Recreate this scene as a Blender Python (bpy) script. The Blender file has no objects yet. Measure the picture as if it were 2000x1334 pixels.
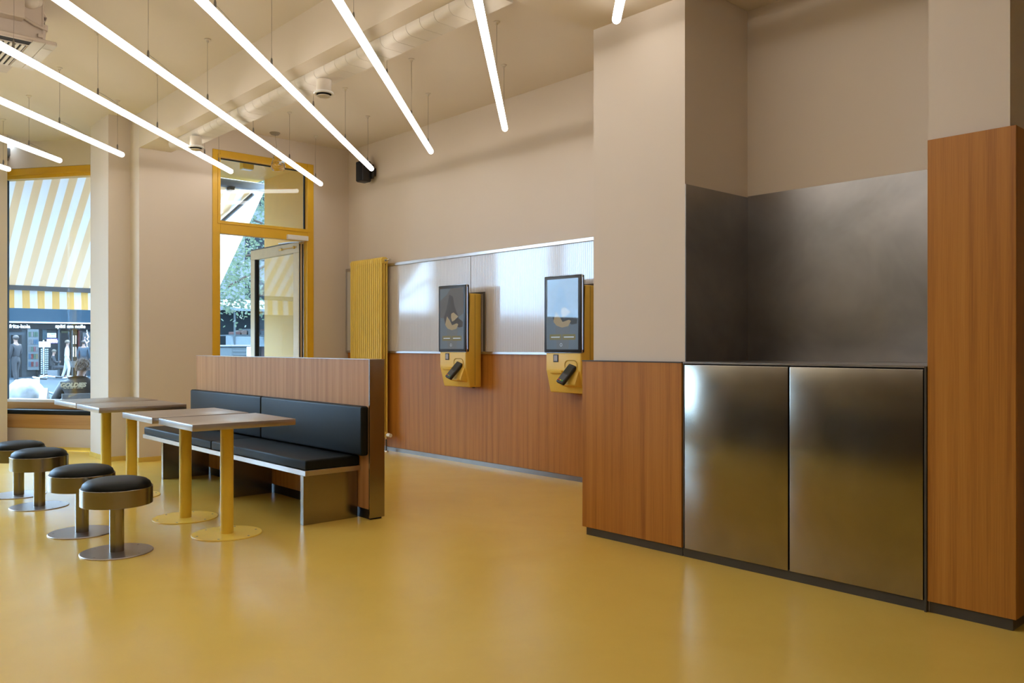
import bpy, bmesh, math, random
from mathutils import Vector, Matrix

random.seed(7)
SC = bpy.context.scene
COL = SC.collection
PI = math.pi

# ------------------------------------------------------------------ camera
YAW = math.atan2(0.7394, 0.6732)
cam_d = bpy.data.cameras.new('camera')
cam_d.sensor_width = 36.0
cam_d.lens = 1620.0 / 2000.0 * 36.0
cam_d.shift_y = 0.0045
cam_d.clip_start = 0.05
cam_d.clip_end = 300
cam = bpy.data.objects.new('camera', cam_d)
cam.location = (0, 0, 1.27)
cam.rotation_euler = (PI / 2, 0, YAW)
COL.objects.link(cam)
SC.camera = cam

# ------------------------------------------------------------------ view, sky, sun
SC.view_settings.view_transform = 'Standard'
SC.view_settings.look = 'None'
SC.view_settings.gamma = 1.0
SC.view_settings.use_curve_mapping = False
SC.view_settings.exposure = 0.0

world = bpy.data.worlds.new('world')
SC.world = world
world.use_nodes = True
bgn = world.node_tree.nodes['Background']
bgn.inputs['Color'].default_value = (0.46, 0.71, 1.0, 1)
bgn.inputs['Strength'].default_value = 17.0

sun_d = bpy.data.lights.new('sun', 'SUN')
sun_d.energy = 14.0
sun_d.angle = 0.02
sun_d.color = (1.0, 0.97, 0.9)
sun = bpy.data.objects.new('sun', sun_d)
sun.rotation_euler = Vector((0.35, -0.42, -1.0)).to_track_quat('-Z', 'Y').to_euler()
sun.location = (-20, 20, 30)
COL.objects.link(sun)

TUBE_STRENGTH = 8.5          # brightness of the luminous tubes

# ------------------------------------------------------------------ helpers
def lin(r, g, b):
    f = lambda c: ((c / 255.0) / 12.92 if c / 255.0 <= 0.04045 else ((c / 255.0 + 0.055) / 1.055) ** 2.4)
    return (f(r), f(g), f(b), 1.0)

class MB:
    def __init__(self):
        self.bm = bmesh.new()

    def box(self, x0, x1, y0, y1, z0, z1, bev=0.0, seg=1):
        r = bmesh.ops.create_cube(self.bm, size=1.0)
        vs = r['verts']
        for v in vs:
            v.co.x = x0 + (v.co.x + 0.5) * (x1 - x0)
            v.co.y = y0 + (v.co.y + 0.5) * (y1 - y0)
            v.co.z = z0 + (v.co.z + 0.5) * (z1 - z0)
        if bev > 0:
            es = list({e for v in vs for e in v.link_edges})
            bmesh.ops.bevel(self.bm, geom=es, offset=bev, segments=seg, profile=0.5, affect='EDGES')
        return self

    def cyl(self, p0, p1, r0, r1=None, n=24, cap=True):
        p0, p1 = Vector(p0), Vector(p1)
        r1 = r0 if r1 is None else r1
        d = (p1 - p0)
        q = d.to_track_quat('Z', 'Y')
        a, b = [], []
        for i in range(n):
            t = 2 * PI * i / n
            o = Vector((math.cos(t), math.sin(t), 0))
            a.append(self.bm.verts.new(p0 + q @ (o * r0)))
            b.append(self.bm.verts.new(p1 + q @ (o * r1)))
        for i in range(n):
            j = (i + 1) % n
            self.bm.faces.new((a[i], a[j], b[j], b[i]))
        if cap:
            self.bm.faces.new(a[::-1])
            self.bm.faces.new(b)
        return self

    def lathe(self, prof, c=(0, 0, 0), n=48):
        c = Vector(c)
        rings = []
        for r, z in prof:
            if r <= 1e-6:
                rings.append([self.bm.verts.new(c + Vector((0, 0, z)))])
            else:
                rings.append([self.bm.verts.new(c + Vector((r * math.cos(2 * PI * i / n), r * math.sin(2 * PI * i / n), z))) for i in range(n)])
        for k in range(len(rings) - 1):
            A, B = rings[k], rings[k + 1]
            for i in range(n):
                j = (i + 1) % n
                if len(A) == 1 and len(B) == 1:
                    continue
                if len(A) == 1:
                    self.bm.faces.new((A[0], B[j], B[i]))
                elif len(B) == 1:
                    self.bm.faces.new((A[i], A[j], B[0]))
                else:
                    self.bm.faces.new((A[i], A[j], B[j], B[i]))
        return self

    def tube(self, pts, r, n=10):
        pts = [Vector(p) for p in pts]
        rings = []
        up = Vector((0, 0, 1))
        for k, p in enumerate(pts):
            a = pts[max(0, k - 1)]
            b = pts[min(len(pts) - 1, k + 1)]
            t = (b - a).normalized()
            u = t.cross(up)
            if u.length < 1e-3:
                u = t.cross(Vector((0, 1, 0)))
            u.normalize()
            w = u.cross(t)
            rings.append([self.bm.verts.new(p + (u * math.cos(2 * PI * i / n) + w * math.sin(2 * PI * i / n)) * r) for i in range(n)])
        for A, B in zip(rings, rings[1:]):
            for i in range(n):
                j = (i + 1) % n
                self.bm.faces.new((A[i], A[j], B[j], B[i]))
        self.bm.faces.new(rings[0][::-1])
        self.bm.faces.new(rings[-1])
        return self

    def prism(self, poly, z0, z1):
        a = [self.bm.verts.new((x, y, z0)) for x, y in poly]
        b = [self.bm.verts.new((x, y, z1)) for x, y in poly]
        n = len(poly)
        for i in range(n):
            j = (i + 1) % n
            self.bm.faces.new((a[i], a[j], b[j], b[i]))
        self.bm.faces.new(a[::-1])
        self.bm.faces.new(b)
        return self

    def extrude(self, loop, vec, bev=0.0, seg=2):
        """closed loop of 3D points swept along vec"""
        vec = Vector(vec)
        a = [self.bm.verts.new(Vector(p)) for p in loop]
        b = [self.bm.verts.new(Vector(p) + vec) for p in loop]
        n = len(loop)
        fs = []
        for i in range(n):
            j = (i + 1) % n
            fs.append(self.bm.faces.new((a[i], a[j], b[j], b[i])))
        fs.append(self.bm.faces.new(a[::-1]))
        fs.append(self.bm.faces.new(b))
        if bev > 0:
            es = list({e for f in fs for e in f.edges})
            bmesh.ops.bevel(self.bm, geom=es, offset=bev, segments=seg, profile=0.5, affect='EDGES')
        return self

    def quad(self, *pts):
        self.bm.faces.new([self.bm.verts.new(Vector(p)) for p in pts])
        return self

    def ball(self, c, r, sx=1, sy=1, sz=1, u=16, v=10):
        m = Matrix.Translation(Vector(c)) @ Matrix.Diagonal((r * sx, r * sy, r * sz, 1))
        bmesh.ops.create_uvsphere(self.bm, u_segments=u, v_segments=v, radius=1.0, matrix=m)
        return self

    def xform(self, M):
        bmesh.ops.transform(self.bm, matrix=M, verts=self.bm.verts)
        return self

    def mesh(self, name, smooth=35):
        bmesh.ops.recalc_face_normals(self.bm, faces=self.bm.faces[:])
        me = bpy.data.meshes.new(name)
        if smooth:
            ang = math.radians(smooth)
            for f in self.bm.faces:
                f.smooth = True
            for e in self.bm.edges:
                if len(e.link_faces) == 2:
                    e.smooth = e.calc_face_angle(0) < ang
                else:
                    e.smooth = False
        self.bm.to_mesh(me)
        self.bm.free()
        return me

def link(o, parent=None):
    COL.objects.link(o)
    if parent is not None:
        o.parent = parent
    return o

def tag(o, label=None, cat=None, group=None, kind=None):
    if label: o['label'] = label
    if cat: o['category'] = cat
    if group: o['group'] = group
    if kind: o['kind'] = kind
    return o

def thing(name, label, cat, loc=(0, 0, 0), rz=0.0, group=None):
    o = bpy.data.objects.new(name, None)
    o.empty_display_size = 0.1
    o.location = loc
    o.rotation_euler = (0, 0, rz)
    link(o)
    return tag(o, label, cat, group)

def part(name, mb, mat, parent=None, label=None, smooth=35, kind=None):
    me = mb.mesh(name, smooth)
    me.materials.append(mat)
    o = bpy.data.objects.new(name, me)
    link(o, parent)
    if label: o['label'] = label
    if kind: o['kind'] = kind
    return o

def solo(name, mb, mat, label, cat, loc=(0, 0, 0), rz=0.0, group=None, smooth=35):
    o = part(name, mb, mat, None, None, smooth)
    o.location = loc
    o.rotation_euler = (0, 0, rz)
    return tag(o, label, cat, group)

def struct(name, mb, mat, parent=None, smooth=35):
    o = part(name, mb, mat, parent, None, smooth)
    if parent is None:
        o['kind'] = 'structure'
    return o

def copy_tree(o, parent=None):
    c = o.copy()
    COL.objects.link(c)
    if parent is not None:
        c.parent = parent
    for ch in list(o.children):
        copy_tree(ch, c)
    return c

def text_part(name, body, size, mat, parent, loc, rot, depth=0.002, shear=0.0, bold=0.0, align='CENTER', spacing=1.0, label=None):
    cu = bpy.data.curves.new(name, 'FONT')
    cu.body = body
    cu.size = size
    cu.extrude = depth
    cu.shear = shear
    cu.offset = bold
    cu.align_x = align
    cu.align_y = 'CENTER'
    cu.space_character = spacing
    tmp = bpy.data.objects.new(name, cu)
    COL.objects.link(tmp)
    dg = bpy.context.evaluated_depsgraph_get()
    me = bpy.data.meshes.new_from_object(tmp.evaluated_get(dg))
    bpy.data.objects.remove(tmp)
    me.materials.clear()
    me.materials.append(mat)
    o = bpy.data.objects.new(name, me)
    link(o, parent)
    o.location = loc
    o.rotation_euler = rot
    if label: o['label'] = label
    return o

# ------------------------------------------------------------------ materials
def mat_new(name):
    m = bpy.data.materials.new(name)
    m.use_nodes = True
    nt = m.node_tree
    return m, nt, nt.nodes['Principled BSDF']

def N(nt, t, **kw):
    n = nt.nodes.new(t)
    for k, v in kw.items():
        setattr(n, k, v)
    return n

def coords(nt, scale=(1, 1, 1), rot=(0, 0, 0)):
    tc = N(nt, 'ShaderNodeTexCoord')
    mp = N(nt, 'ShaderNodeMapping')
    mp.inputs['Scale'].default_value = scale
    mp.inputs['Rotation'].default_value = rot
    nt.links.new(tc.outputs['Object'], mp.inputs['Vector'])
    return mp.outputs['Vector']

def ramp(nt, fac, stops):
    r = N(nt, 'ShaderNodeValToRGB')
    els = r.color_ramp.elements
    els[0].position, els[0].color = stops[0]
    els[1].position, els[1].color = stops[-1]
    for p, c in stops[1:-1]:
        e = els.new(p)
        e.color = c
    nt.links.new(fac, r.inputs['Fac'])
    return r.outputs['Color']

def noise(nt, vec, scale, detail=3, rough=0.5, dist=0.0):
    n = N(nt, 'ShaderNodeTexNoise')
    n.inputs['Scale'].default_value = scale
    n.inputs['Detail'].default_value = detail
    n.inputs['Roughness'].default_value = rough
    n.inputs['Distortion'].default_value = dist
    nt.links.new(vec, n.inputs['Vector'])
    return n.outputs['Fac']

def bump(nt, b, h, strength, dist=0.01):
    n = N(nt, 'ShaderNodeBump')
    n.inputs['Strength'].default_value = strength
    n.inputs['Distance'].default_value = dist
    nt.links.new(h, n.inputs['Height'])
    nt.links.new(n.outputs['Normal'], b.inputs['Normal'])

def plain(name, col, rough=0.5, metal=0.0, var=0.04, scale=8, bmp=0.0, spec=0.5):
    m, nt, b = mat_new(name)
    v = coords(nt)
    f = noise(nt, v, scale, 3)
    lo = tuple(max(0, c * (1 - var)) for c in col[:3]) + (1,)
    hi = tuple(min(1, c * (1 + var)) for c in col[:3]) + (1,)
    nt.links.new(ramp(nt, f, [(0.3, lo), (0.7, hi)]), b.inputs['Base Color'])
    b.inputs['Roughness'].default_value = rough
    b.inputs['Metallic'].default_value = metal
    b.inputs['Specular IOR Level'].default_value = spec
    if bmp > 0:
        bump(nt, b, noise(nt, v, 180, 2), bmp, 0.002)
    return m

def emis(name, col, strength, base=0.8):
    m, nt, b = mat_new(name)
    v = coords(nt)
    f = noise(nt, v, 3, 1)
    c = ramp(nt, f, [(0.0, tuple(x * 0.97 for x in col[:3]) + (1,)), (1.0, col)])
    nt.links.new(c, b.inputs['Emission Color'])
    b.inputs['Base Color'].default_value = (base, base, base, 1)
    b.inputs['Emission Strength'].default_value = strength
    return m

def wood(name, c_lo, c_mid, c_hi, axis='Z', rough=0.42):
    """oak veneer, the grain running along the given axis"""
    m, nt, b = mat_new(name)
    s = {'Z': (1, 1, 0.016), 'X': (0.016, 1, 1), 'Y': (1, 0.016, 1)}[axis]
    v = coords(nt, s)
    f1 = noise(nt, v, 20, 4, 0.6, 0.35)
    f2 = noise(nt, v, 170, 3, 0.6, 0.3)
    s2 = {'Z': (1, 1, 0.10), 'X': (0.10, 1, 1), 'Y': (1, 0.10, 1)}[axis]
    v2 = coords(nt, s2)
    w = N(nt, 'ShaderNodeTexWave', wave_type='BANDS', bands_direction='X' if axis != 'X' else 'Z')
    w.inputs['Scale'].default_value = 3.6
    w.inputs['Distortion'].default_value = 11.0
    w.inputs['Detail'].default_value = 1.5
    w.inputs['Detail Scale'].default_value = 0.55
    nt.links.new(v2, w.inputs['Vector'])
    a = N(nt, 'ShaderNodeMath', operation='MULTIPLY_ADD')
    nt.links.new(f1, a.inputs[0]); a.inputs[1].default_value = 0.50
    mm = N(nt, 'ShaderNodeMath', operation='MULTIPLY')
    nt.links.new(f2, mm.inputs[0]); mm.inputs[1].default_value = 0.38
    nt.links.new(mm.outputs[0], a.inputs[2])
    a2 = N(nt, 'ShaderNodeMath', operation='MULTIPLY_ADD')
    nt.links.new(w.outputs['Fac'], a2.inputs[0]); a2.inputs[1].default_value = 0.08
    nt.links.new(a.outputs[0], a2.inputs[2])
    nt.links.new(ramp(nt, a2.outputs[0], [(0.30, c_lo), (0.5, c_mid), (0.70, c_hi)]), b.inputs['Base Color'])
    b.inputs['Roughness'].default_value = rough
    b.inputs['Specular IOR Level'].default_value = 0.35
    bump(nt, b, f2, 0.06, 0.002)
    return m

def steel(name, col, rough, axis='X', streak=0.10, smudge=0.12, base_var=0.12, mott=3.0):
    """brushed / smudged stainless steel"""
    m, nt, b = mat_new(name)
    s = {'X': (0.02, 1, 1), 'Z': (1, 1, 0.02), 'Y': (1, 0.02, 1)}[axis]
    fine = noise(nt, coords(nt, s), 260, 2)
    soft = noise(nt, coords(nt), mott, 4, 0.6, 0.4)
    mx = N(nt, 'ShaderNodeMath', operation='MULTIPLY_ADD')
    nt.links.new(fine, mx.inputs[0]); mx.inputs[1].default_value = streak
    m2 = N(nt, 'ShaderNodeMath', operation='MULTIPLY_ADD')
    nt.links.new(soft, m2.inputs[0]); m2.inputs[1].default_value = smudge; m2.inputs[2].default_value = rough - streak / 2 - smudge / 2
    nt.links.new(m2.outputs[0], mx.inputs[2])
    nt.links.new(mx.outputs[0], b.inputs['Roughness'])
    lo = tuple(c * (1 - base_var) for c in col[:3]) + (1,)
    hi = tuple(min(1, c * (1 + base_var)) for c in col[:3]) + (1,)
    nt.links.new(ramp(nt, soft, [(0.3, lo), (0.7, hi)]), b.inputs['Base Color'])
    b.inputs['Metallic'].default_value = 1.0
    bump(nt, b, fine, 0.012, 0.001)
    return m

def thin_glass(name, tint=(1, 1, 1, 1), ior=1.45, rough=0.0):
    """thin sheet: fresnel reflection over straight transmission"""
    m = bpy.data.materials.new(name)
    m.use_nodes = True
    nt = m.node_tree
    nt.nodes.remove(nt.nodes['Principled BSDF'])
    out = nt.nodes['Material Output']
    tr = N(nt, 'ShaderNodeBsdfTransparent')
    f0 = noise(nt, coords(nt), 1.5, 1)
    c = ramp(nt, f0, [(0, tuple(x * 0.985 for x in tint[:3]) + (1,)), (1, tint)])
    nt.links.new(c, tr.inputs['Color'])
    gl = N(nt, 'ShaderNodeBsdfGlossy')
    gl.inputs['Roughness'].default_value = rough
    fr = N(nt, 'ShaderNodeFresnel')
    geo = N(nt, 'ShaderNodeNewGeometry')
    io = N(nt, 'ShaderNodeMapRange')          # the same index seen from either face of the sheet
    nt.links.new(geo.outputs['Backfacing'], io.inputs['Value'])
    io.inputs['To Min'].default_value = ior
    io.inputs['To Max'].default_value = 1.0 / ior
    nt.links.new(io.outputs[0], fr.inputs['IOR'])
    mx = N(nt, 'ShaderNodeMixShader')
    nt.links.new(fr.outputs[0], mx.inputs[0])
    nt.links.new(tr.outputs[0], mx.inputs[1])
    nt.links.new(gl.outputs[0], mx.inputs[2])
    nt.links.new(mx.outputs[0], out.inputs['Surface'])
    return m

def stripes(name, ca, cb, pitch, axis='Y', trans=0.0, rough=0.8):
    """woven awning cloth in two colours; trans lets daylight through it"""
    m, nt, b = mat_new(name)
    tc = N(nt, 'ShaderNodeTexCoord')
    sp = N(nt, 'ShaderNodeSeparateXYZ')
    nt.links.new(tc.outputs['Object'], sp.inputs[0])
    d = N(nt, 'ShaderNodeMath', operation='DIVIDE')
    nt.links.new(sp.outputs[axis], d.inputs[0]); d.inputs[1].default_value = pitch
    fr = N(nt, 'ShaderNodeMath', operation='FRACT')
    nt.links.new(d.outputs[0], fr.inputs[0])
    gt = N(nt, 'ShaderNodeMath', operation='GREATER_THAN')
    nt.links.new(fr.outputs[0], gt.inputs[0]); gt.inputs[1].default_value = 0.5
    mx = N(nt, 'ShaderNodeMix', data_type='RGBA')
    nt.links.new(gt.outputs[0], mx.inputs['Factor'])
    mx.inputs['A'].default_value = ca
    mx.inputs['B'].default_value = cb
    c = mx.outputs['Result']
    nt.links.new(c, b.inputs['Base Color'])
    b.inputs['Roughness'].default_value = rough
    if trans > 0:
        out = nt.nodes['Material Output']
        tl = N(nt, 'ShaderNodeBsdfTranslucent')
        nt.links.new(c, tl.inputs['Color'])
        ms = N(nt, 'ShaderNodeMixShader')
        ms.inputs[0].default_value = trans
        nt.links.new(b.outputs[0], ms.inputs[1])
        nt.links.new(tl.outputs[0], ms.inputs[2])
        nt.links.new(ms.outputs[0], out.inputs['Surface'])
    return m

def floor_mat():
    m, nt, b = mat_new('yellow_resin_floor')
    v = coords(nt)
    big = noise(nt, v, 0.9, 5, 0.6, 0.6)
    c = ramp(nt, big, [(0.3, (0.71, 0.468, 0.083, 1)), (0.7, (0.77, 0.523, 0.106, 1))])
    nt.links.new(c, b.inputs['Base Color'])
    r = N(nt, 'ShaderNodeMapRange')
    nt.links.new(noise(nt, v, 3.0, 4, 0.6), r.inputs['Value'])
    r.inputs['To Min'].default_value = 0.20
    r.inputs['To Max'].default_value = 0.265
    nt.links.new(r.outputs[0], b.inputs['Roughness'])
    b.inputs['Specular IOR Level'].default_value = 0.5
    bump(nt, b, noise(nt, v, 7, 3), 0.05, 0.004)
    return m

def fluted_mat():
    m, nt, b = mat_new('fluted_polycarbonate')
    tc = N(nt, 'ShaderNodeTexCoord')
    sp = N(nt, 'ShaderNodeSeparateXYZ')
    nt.links.new(tc.outputs['Object'], sp.inputs[0])
    mu = N(nt, 'ShaderNodeMath', operation='MULTIPLY')
    nt.links.new(sp.outputs['X'], mu.inputs[0]); mu.inputs[1].default_value = 2 * PI / 0.026
    si = N(nt, 'ShaderNodeMath', operation='SINE')
    nt.links.new(mu.outputs[0], si.inputs[0])
    ab = N(nt, 'ShaderNodeMath', operation='MULTIPLY_ADD')
    nt.links.new(si.outputs[0], ab.inputs[0]); ab.inputs[1].default_value = 0.5; ab.inputs[2].default_value = 0.5
    nt.links.new(ramp(nt, ab.outputs[0], [(0.0, (0.50, 0.44, 0.40, 1)), (0.25, (0.66, 0.61, 0.58, 1)), (1.0, (0.69, 0.65, 0.62, 1))]), b.inputs['Base Color'])
    b.inputs['Roughness'].default_value = 0.16
    b.inputs['Coat Weight'].default_value = 1.0
    b.inputs['Coat Roughness'].default_value = 0.08
    b.inputs['Specular IOR Level'].default_value = 0.7
    n = N(nt, 'ShaderNodeBump')
    n.inputs['Strength'].default_value = 0.35
    n.inputs['Distance'].default_value = 0.004
    nt.links.new(ab.outputs[0], n.inputs['Height'])
    nt.links.new(n.outputs['Normal'], b.inputs['Normal'])
    return m

M = {}
M['wall'] = plain('wall_paint', (0.685, 0.585, 0.487, 1), 0.75, 0, 0.015, 1.2, 0.04)
M['ceil'] = plain('ceiling_paint', (0.685, 0.58, 0.455, 1), 0.8, 0, 0.015, 1.0, 0.03)
M['floor'] = floor_mat()
M['oak'] = wood('oak_veneer', (0.30, 0.104, 0.013, 1), (0.46, 0.182, 0.025, 1), (0.54, 0.235, 0.040, 1), 'Z')
M['oak_sheen'] = wood('oak_veneer_sheen', (0.38, 0.165, 0.058, 1), (0.54, 0.27, 0.105, 1), (0.62, 0.335, 0.148, 1), 'Z')  # same oak, paler: daylight sheen put into the colour
M['oak_sheen'].node_tree.nodes['Principled BSDF'].inputs['Specular IOR Level'].default_value = 0.15
M['oak_x'] = wood('oak_veneer_flat', (0.36, 0.17, 0.05, 1), (0.52, 0.28, 0.10, 1), (0.60, 0.35, 0.14, 1), 'X')
M['steel_door'] = steel('smudged_steel', (0.31, 0.275, 0.225, 1), 0.19, 'Z', 0.04, 0.05, 0.14, 2.2)
M['steel_back'] = steel('dark_smudged_steel', (0.33, 0.31, 0.295, 1), 0.36, 'X', 0.05, 0.09, 0.2, 1.7)
M['steel'] = steel('brushed_steel', (0.30, 0.268, 0.225, 1), 0.225, 'Z', 0.04, 0.03, 0.06, 3)
M['steel_x'] = steel('brushed_steel_long', (0.56, 0.52, 0.49, 1), 0.335, 'X', 0.05, 0.04, 0.06, 3)
M['steel_low'] = steel('dull_steel', (0.26, 0.235, 0.205, 1), 0.40, 'X', 0.05, 0.04, 0.06, 3)
M['steel_top'] = steel('brushed_steel_top', (0.44, 0.39, 0.355, 1), 0.36, 'Y', 0.05, 0.05, 0.05, 3)
M['plinth'] = plain('plinth_metal', (0.060, 0.050, 0.038, 1), 0.42, 0, 0.08)
M['alu'] = plain('aluminium', (0.72, 0.72, 0.72, 1), 0.32, 1.0)
M['black'] = plain('black_gap', (0.006, 0.006, 0.006, 1), 0.6)
M['leather'] = plain('black_leatherette', (0.0065, 0.0075, 0.0065, 1), 0.46, 0, 0.2, 30, 0.10, 0.2)
M['yellow'] = plain('yellow_paint', (0.90, 0.60, 0.065, 1), 0.42, 0, 0.03)
M['yellow_frame'] = plain('yellow_frame_paint', (0.74, 0.42, 0.018, 1), 0.4, 0, 0.03)
M['yellow_rad'] = plain('yellow_radiator_paint', (0.88, 0.62, 0.11, 1), 0.38, 0, 0.02)
M['yellow_kiosk'] = plain('yellow_kiosk_paint', (0.82, 0.52, 0.07, 1), 0.45, 0, 0.02)
M['yellow_base'] = plain('yellow_skirting', (0.70, 0.48, 0.09, 1), 0.45)
M['tube'] = emis('tube_light', (1.0, 0.97, 0.925, 1), TUBE_STRENGTH)
M['tube_back'] = plain('anodised_back', (0.50, 0.50, 0.52, 1), 0.45, 0.3)
M['wire'] = plain('steel_wire', (0.30, 0.25, 0.20, 1), 0.5, 0.2)
M['grip'] = plain('nickel_grip', (0.25, 0.24, 0.23, 1), 0.35, 0.9)
M['plastic_blk'] = plain('black_plastic', (0.012, 0.012, 0.013, 1), 0.38)
M['rubber'] = plain('rubber_gasket', (0.01, 0.012, 0.014, 1), 0.7)
M['glass'] = thin_glass('window_glass', (0.95, 0.98, 1.0, 1))
M['glass_door'] = thin_glass('door_glass', (0.93, 0.96, 0.97, 1), 1.6)
M['fluted'] = fluted_mat()
M['white'] = plain('white_enamel', (0.80, 0.79, 0.77, 1), 0.4)
M['white_plaster'] = M['wall']
M['duct'] = plain('painted_duct', (0.66, 0.58, 0.48, 1), 0.7, 0, 0.02, 8, 0, 0.25)
M['ac'] = plain('painted_metal_unit', (0.56, 0.46, 0.375, 1), 0.55, 0, 0.03)
M['ac_panel'] = plain('unit_panel', (0.64, 0.56, 0.46, 1), 0.5, 0, 0.02)
M['dark'] = plain('dark_cavity', (0.012, 0.008, 0.006, 1), 0.8)
M['chrome'] = plain('chrome', (0.75, 0.74, 0.72, 1), 0.12, 1.0)

# ------------------------------------------------------------------ setting: floor, ceiling, walls
XW, YK, ZC = -9.45, 5.72, 3.82       # door wall, kiosk wall, ceiling height
XF = -11.75                          # street facade plane

struct('floor', MB().prism([(-11.75, -8.0), (4, -8.0), (4, 5.9), (-9.6, 5.9), (-9.6, 3.3), (-10.4, 3.15), (-11.75, 2.25)], -0.20, 0.0), M['floor'])
struct('ceiling', MB().box(-11.9, 4.2, -8.2, 5.9, ZC, ZC + 0.2), M['ceil'])
struct('wall_north', MB().box(-9.7, 4.2, YK, YK + 0.18, 0, ZC), M['wall'])
struct('wall_south', MB().box(-11.9, 4.2, -8.2, -8.0, 0, ZC), M['wall'])
struct('trim_1', MB().box(-11.7, 4.0, -8.0, -7.97, 0.0, 2.9), plain('unseen_dark_sheet', (0.125, 0.10, 0.08, 1), 0.5))  # unseen dark sheet, added for the steel doors to mirror
struct('wall_east', MB().box(4.0, 4.2, -8.0, YK, 0, ZC), M['wall'])
# door wall: pier left of the door with its two steps, strip right of the door, head over the door
FD0, FD1, FDZ = 3.905, 5.205, 3.56
struct('wall_pier', MB().prism([(-10.40, 2.86), (-9.74, 2.86), (-9.74, 3.09), (XW, 3.09), (XW, FD0), (-9.72, FD0), (-9.72, 3.35), (-10.50, 3.05)], 0, ZC), M['wall'])
struct('wall_west', MB().box(-9.72, XW, FD1, YK, 0, ZC).box(-9.72, XW, FD0, FD1, FDZ, ZC), M['wall'])
# facade south of the splayed window, with wide openings to the street
fw = MB()
fw.box(-11.95, XF, -8.0, 2.05, 0, 0.30).box(-11.95, XF, -8.0, 2.05, 3.65, ZC)
for y0, y1 in ((-8.0, -2.9), (-0.75, -0.55)):
    fw.box(-11.95, XF, y0, y1, 0.30, 3.65)
fw.box(-12.30, -11.50, 1.55, 2.235, -0.2, ZC)
struct('wall_facade', fw, M['wall'])
for k, (y0, y1) in enumerate(((-2.9, -0.75), (-0.55, 1.55))):
    fr = MB()
    fr.box(-11.90, -11.82, y0, y1, 3.57, 3.65).box(-11.90, -11.82, y0, y1, 0.30, 0.38)
    fr.box(-11.90, -11.82, y0, y0 + 0.08, 0.38, 3.57).box(-11.90, -11.82, y1 - 0.08, y1, 0.38, 3.57)
    w = struct('window_%d' % (k + 2), fr, M['yellow_frame'])
    struct('pane', MB().box(-11.865, -11.855, y0 + 0.08, y1 - 0.08, 0.38, 3.57), M['glass'], w)

# beam, soffit, columns
struct('ceiling_beam', MB().box(XW, -3.75, 3.09, 3.435, 3.44, ZC), M['ceil'])
struct('ceiling_soffit', MB().box(-3.75, 4.0, 3.09, 4.15, 3.39, ZC).box(-3.0, -1.594, 4.15, 4.84, 3.48, ZC), M['ceil'])
struct('wall_column', MB().box(-3.745, -3.005, 4.15, YK, 0, ZC), M['wall'])
struct('wall_niche', MB().box(-3.005, -1.594, 4.84, YK, 0, ZC), M['wall'])
struct('wall_column_right', MB().box(-1.594, -1.245, 4.15, YK, 0, ZC), M['wall'])

# splayed window facet between the facade pier and the stepped pier
ES = Vector((0.82, 0.572, 0)).normalized()
ENV = Vector((-ES.y, ES.x, 0))
OB = Vector((-10.99, 2.79, 0))
RB = Matrix(((ES.x, ENV.x, 0, OB.x), (ES.y, ENV.y, 0, OB.y), (0, 0, 1, 0), (0, 0, 0, 1)))   # local x along the facet, y outwards
ANG_B = math.atan2(ES.y, ES.x)
def facet(mb):
    return mb.xform(RB)
struct('wall_splay', facet(MB().box(-0.98, 0.66, 0.0, 0.34, 0, 0.27).box(-1.5, 0.66, 0.20, 0.40, 3.50, ZC)), M['wall'])
wf = MB().box(-1.5, 0.66, 0.22, 0.33, 3.37, 3.50, 0.004).box(-1.5, 0.66, 0.20, 0.23, 3.415, 3.425)
w1 = struct('window_1', facet(wf), M['yellow_frame'])
struct('window_sill', facet(MB().box(-1.25, 0.66, 0.25, 0.36, 0.45, 0.60, 0.004)), M['white'], w1)
struct('window_gasket', facet(MB().box(-1.20, -1.150, 0.255, 0.295, 0.60, 3.37)), M['rubber'], w1)
struct('pane', facet(MB().box(-1.150, 0.62, 0.27, 0.28, 0.60, 3.37)), M['glass'], w1)

# skirtings
def skirt(mb, p, q, h=0.05, t=0.012, side=1):
    p, q = Vector((p[0], p[1], 0)), Vector((q[0], q[1], 0))
    d = (q - p).normalized()
    n = Vector((-d.y, d.x, 0)) * side * t
    mb.prism([(p.x, p.y), (q.x, q.y), (q.x + n.x, q.y + n.y), (p.x + n.x, p.y + n.y)], 0, h)
    return mb
sk = MB()
skirt(sk, (-10.40, 2.86), (-9.728, 2.86), side=-1)
skirt(sk, (-9.74, 2.86), (-9.74, 3.09), side=-1)
skirt(sk, (-9.74, 3.09), (XW + 0.012, 3.09), side=-1)
skirt(sk, (XW, 3.09), (XW, FD0), side=-1)
skirt(sk, (XW, FD1), (XW, 5.70), side=-1)
struct('baseboard_west', sk, M['yellow_base'])
sk = MB().box(-0.98, 0.66, -0.012, 0.0, 0, 0.05)
struct('baseboard_splay', facet(sk), M['yellow_base'])
struct('baseboard_north', MB().box(XW + 0.012, -3.75, 5.685, 5.71, 0, 0.045), M['steel_low'])

# porch: party wall, ceiling, facade return
M['porch'] = plain('porch_yellow', (0.90, 0.54, 0.115, 1), 0.5, 0, 0.02)
struct('wall_porch', MB().box(-11.70, -9.72, 5.63, 5.9, -0.2, 3.76), M['porch'])
struct('ceiling_porch', MB().prism([(-9.72, 3.36), (-9.72, 5.63), (-11.95, 5.63), (-11.95, 2.57), (-10.66, 3.47), (-10.52, 3.12)], 3.76, ZC), M['porch'])
struct('floor_porch', MB().box(-11.75, -9.6, 3.3, 5.63, -0.2, -0.01), plain('porch_floor', (0.35, 0.34, 0.32, 1), 0.7))
struct('ground_street', MB().box(-70, -11.75, -40, 60, -0.4, -0.2), plain('street_paving', (0.028, 0.040, 0.050, 1), 0.8, 0, 0.15, 0.6, 0, 0.1))

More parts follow.
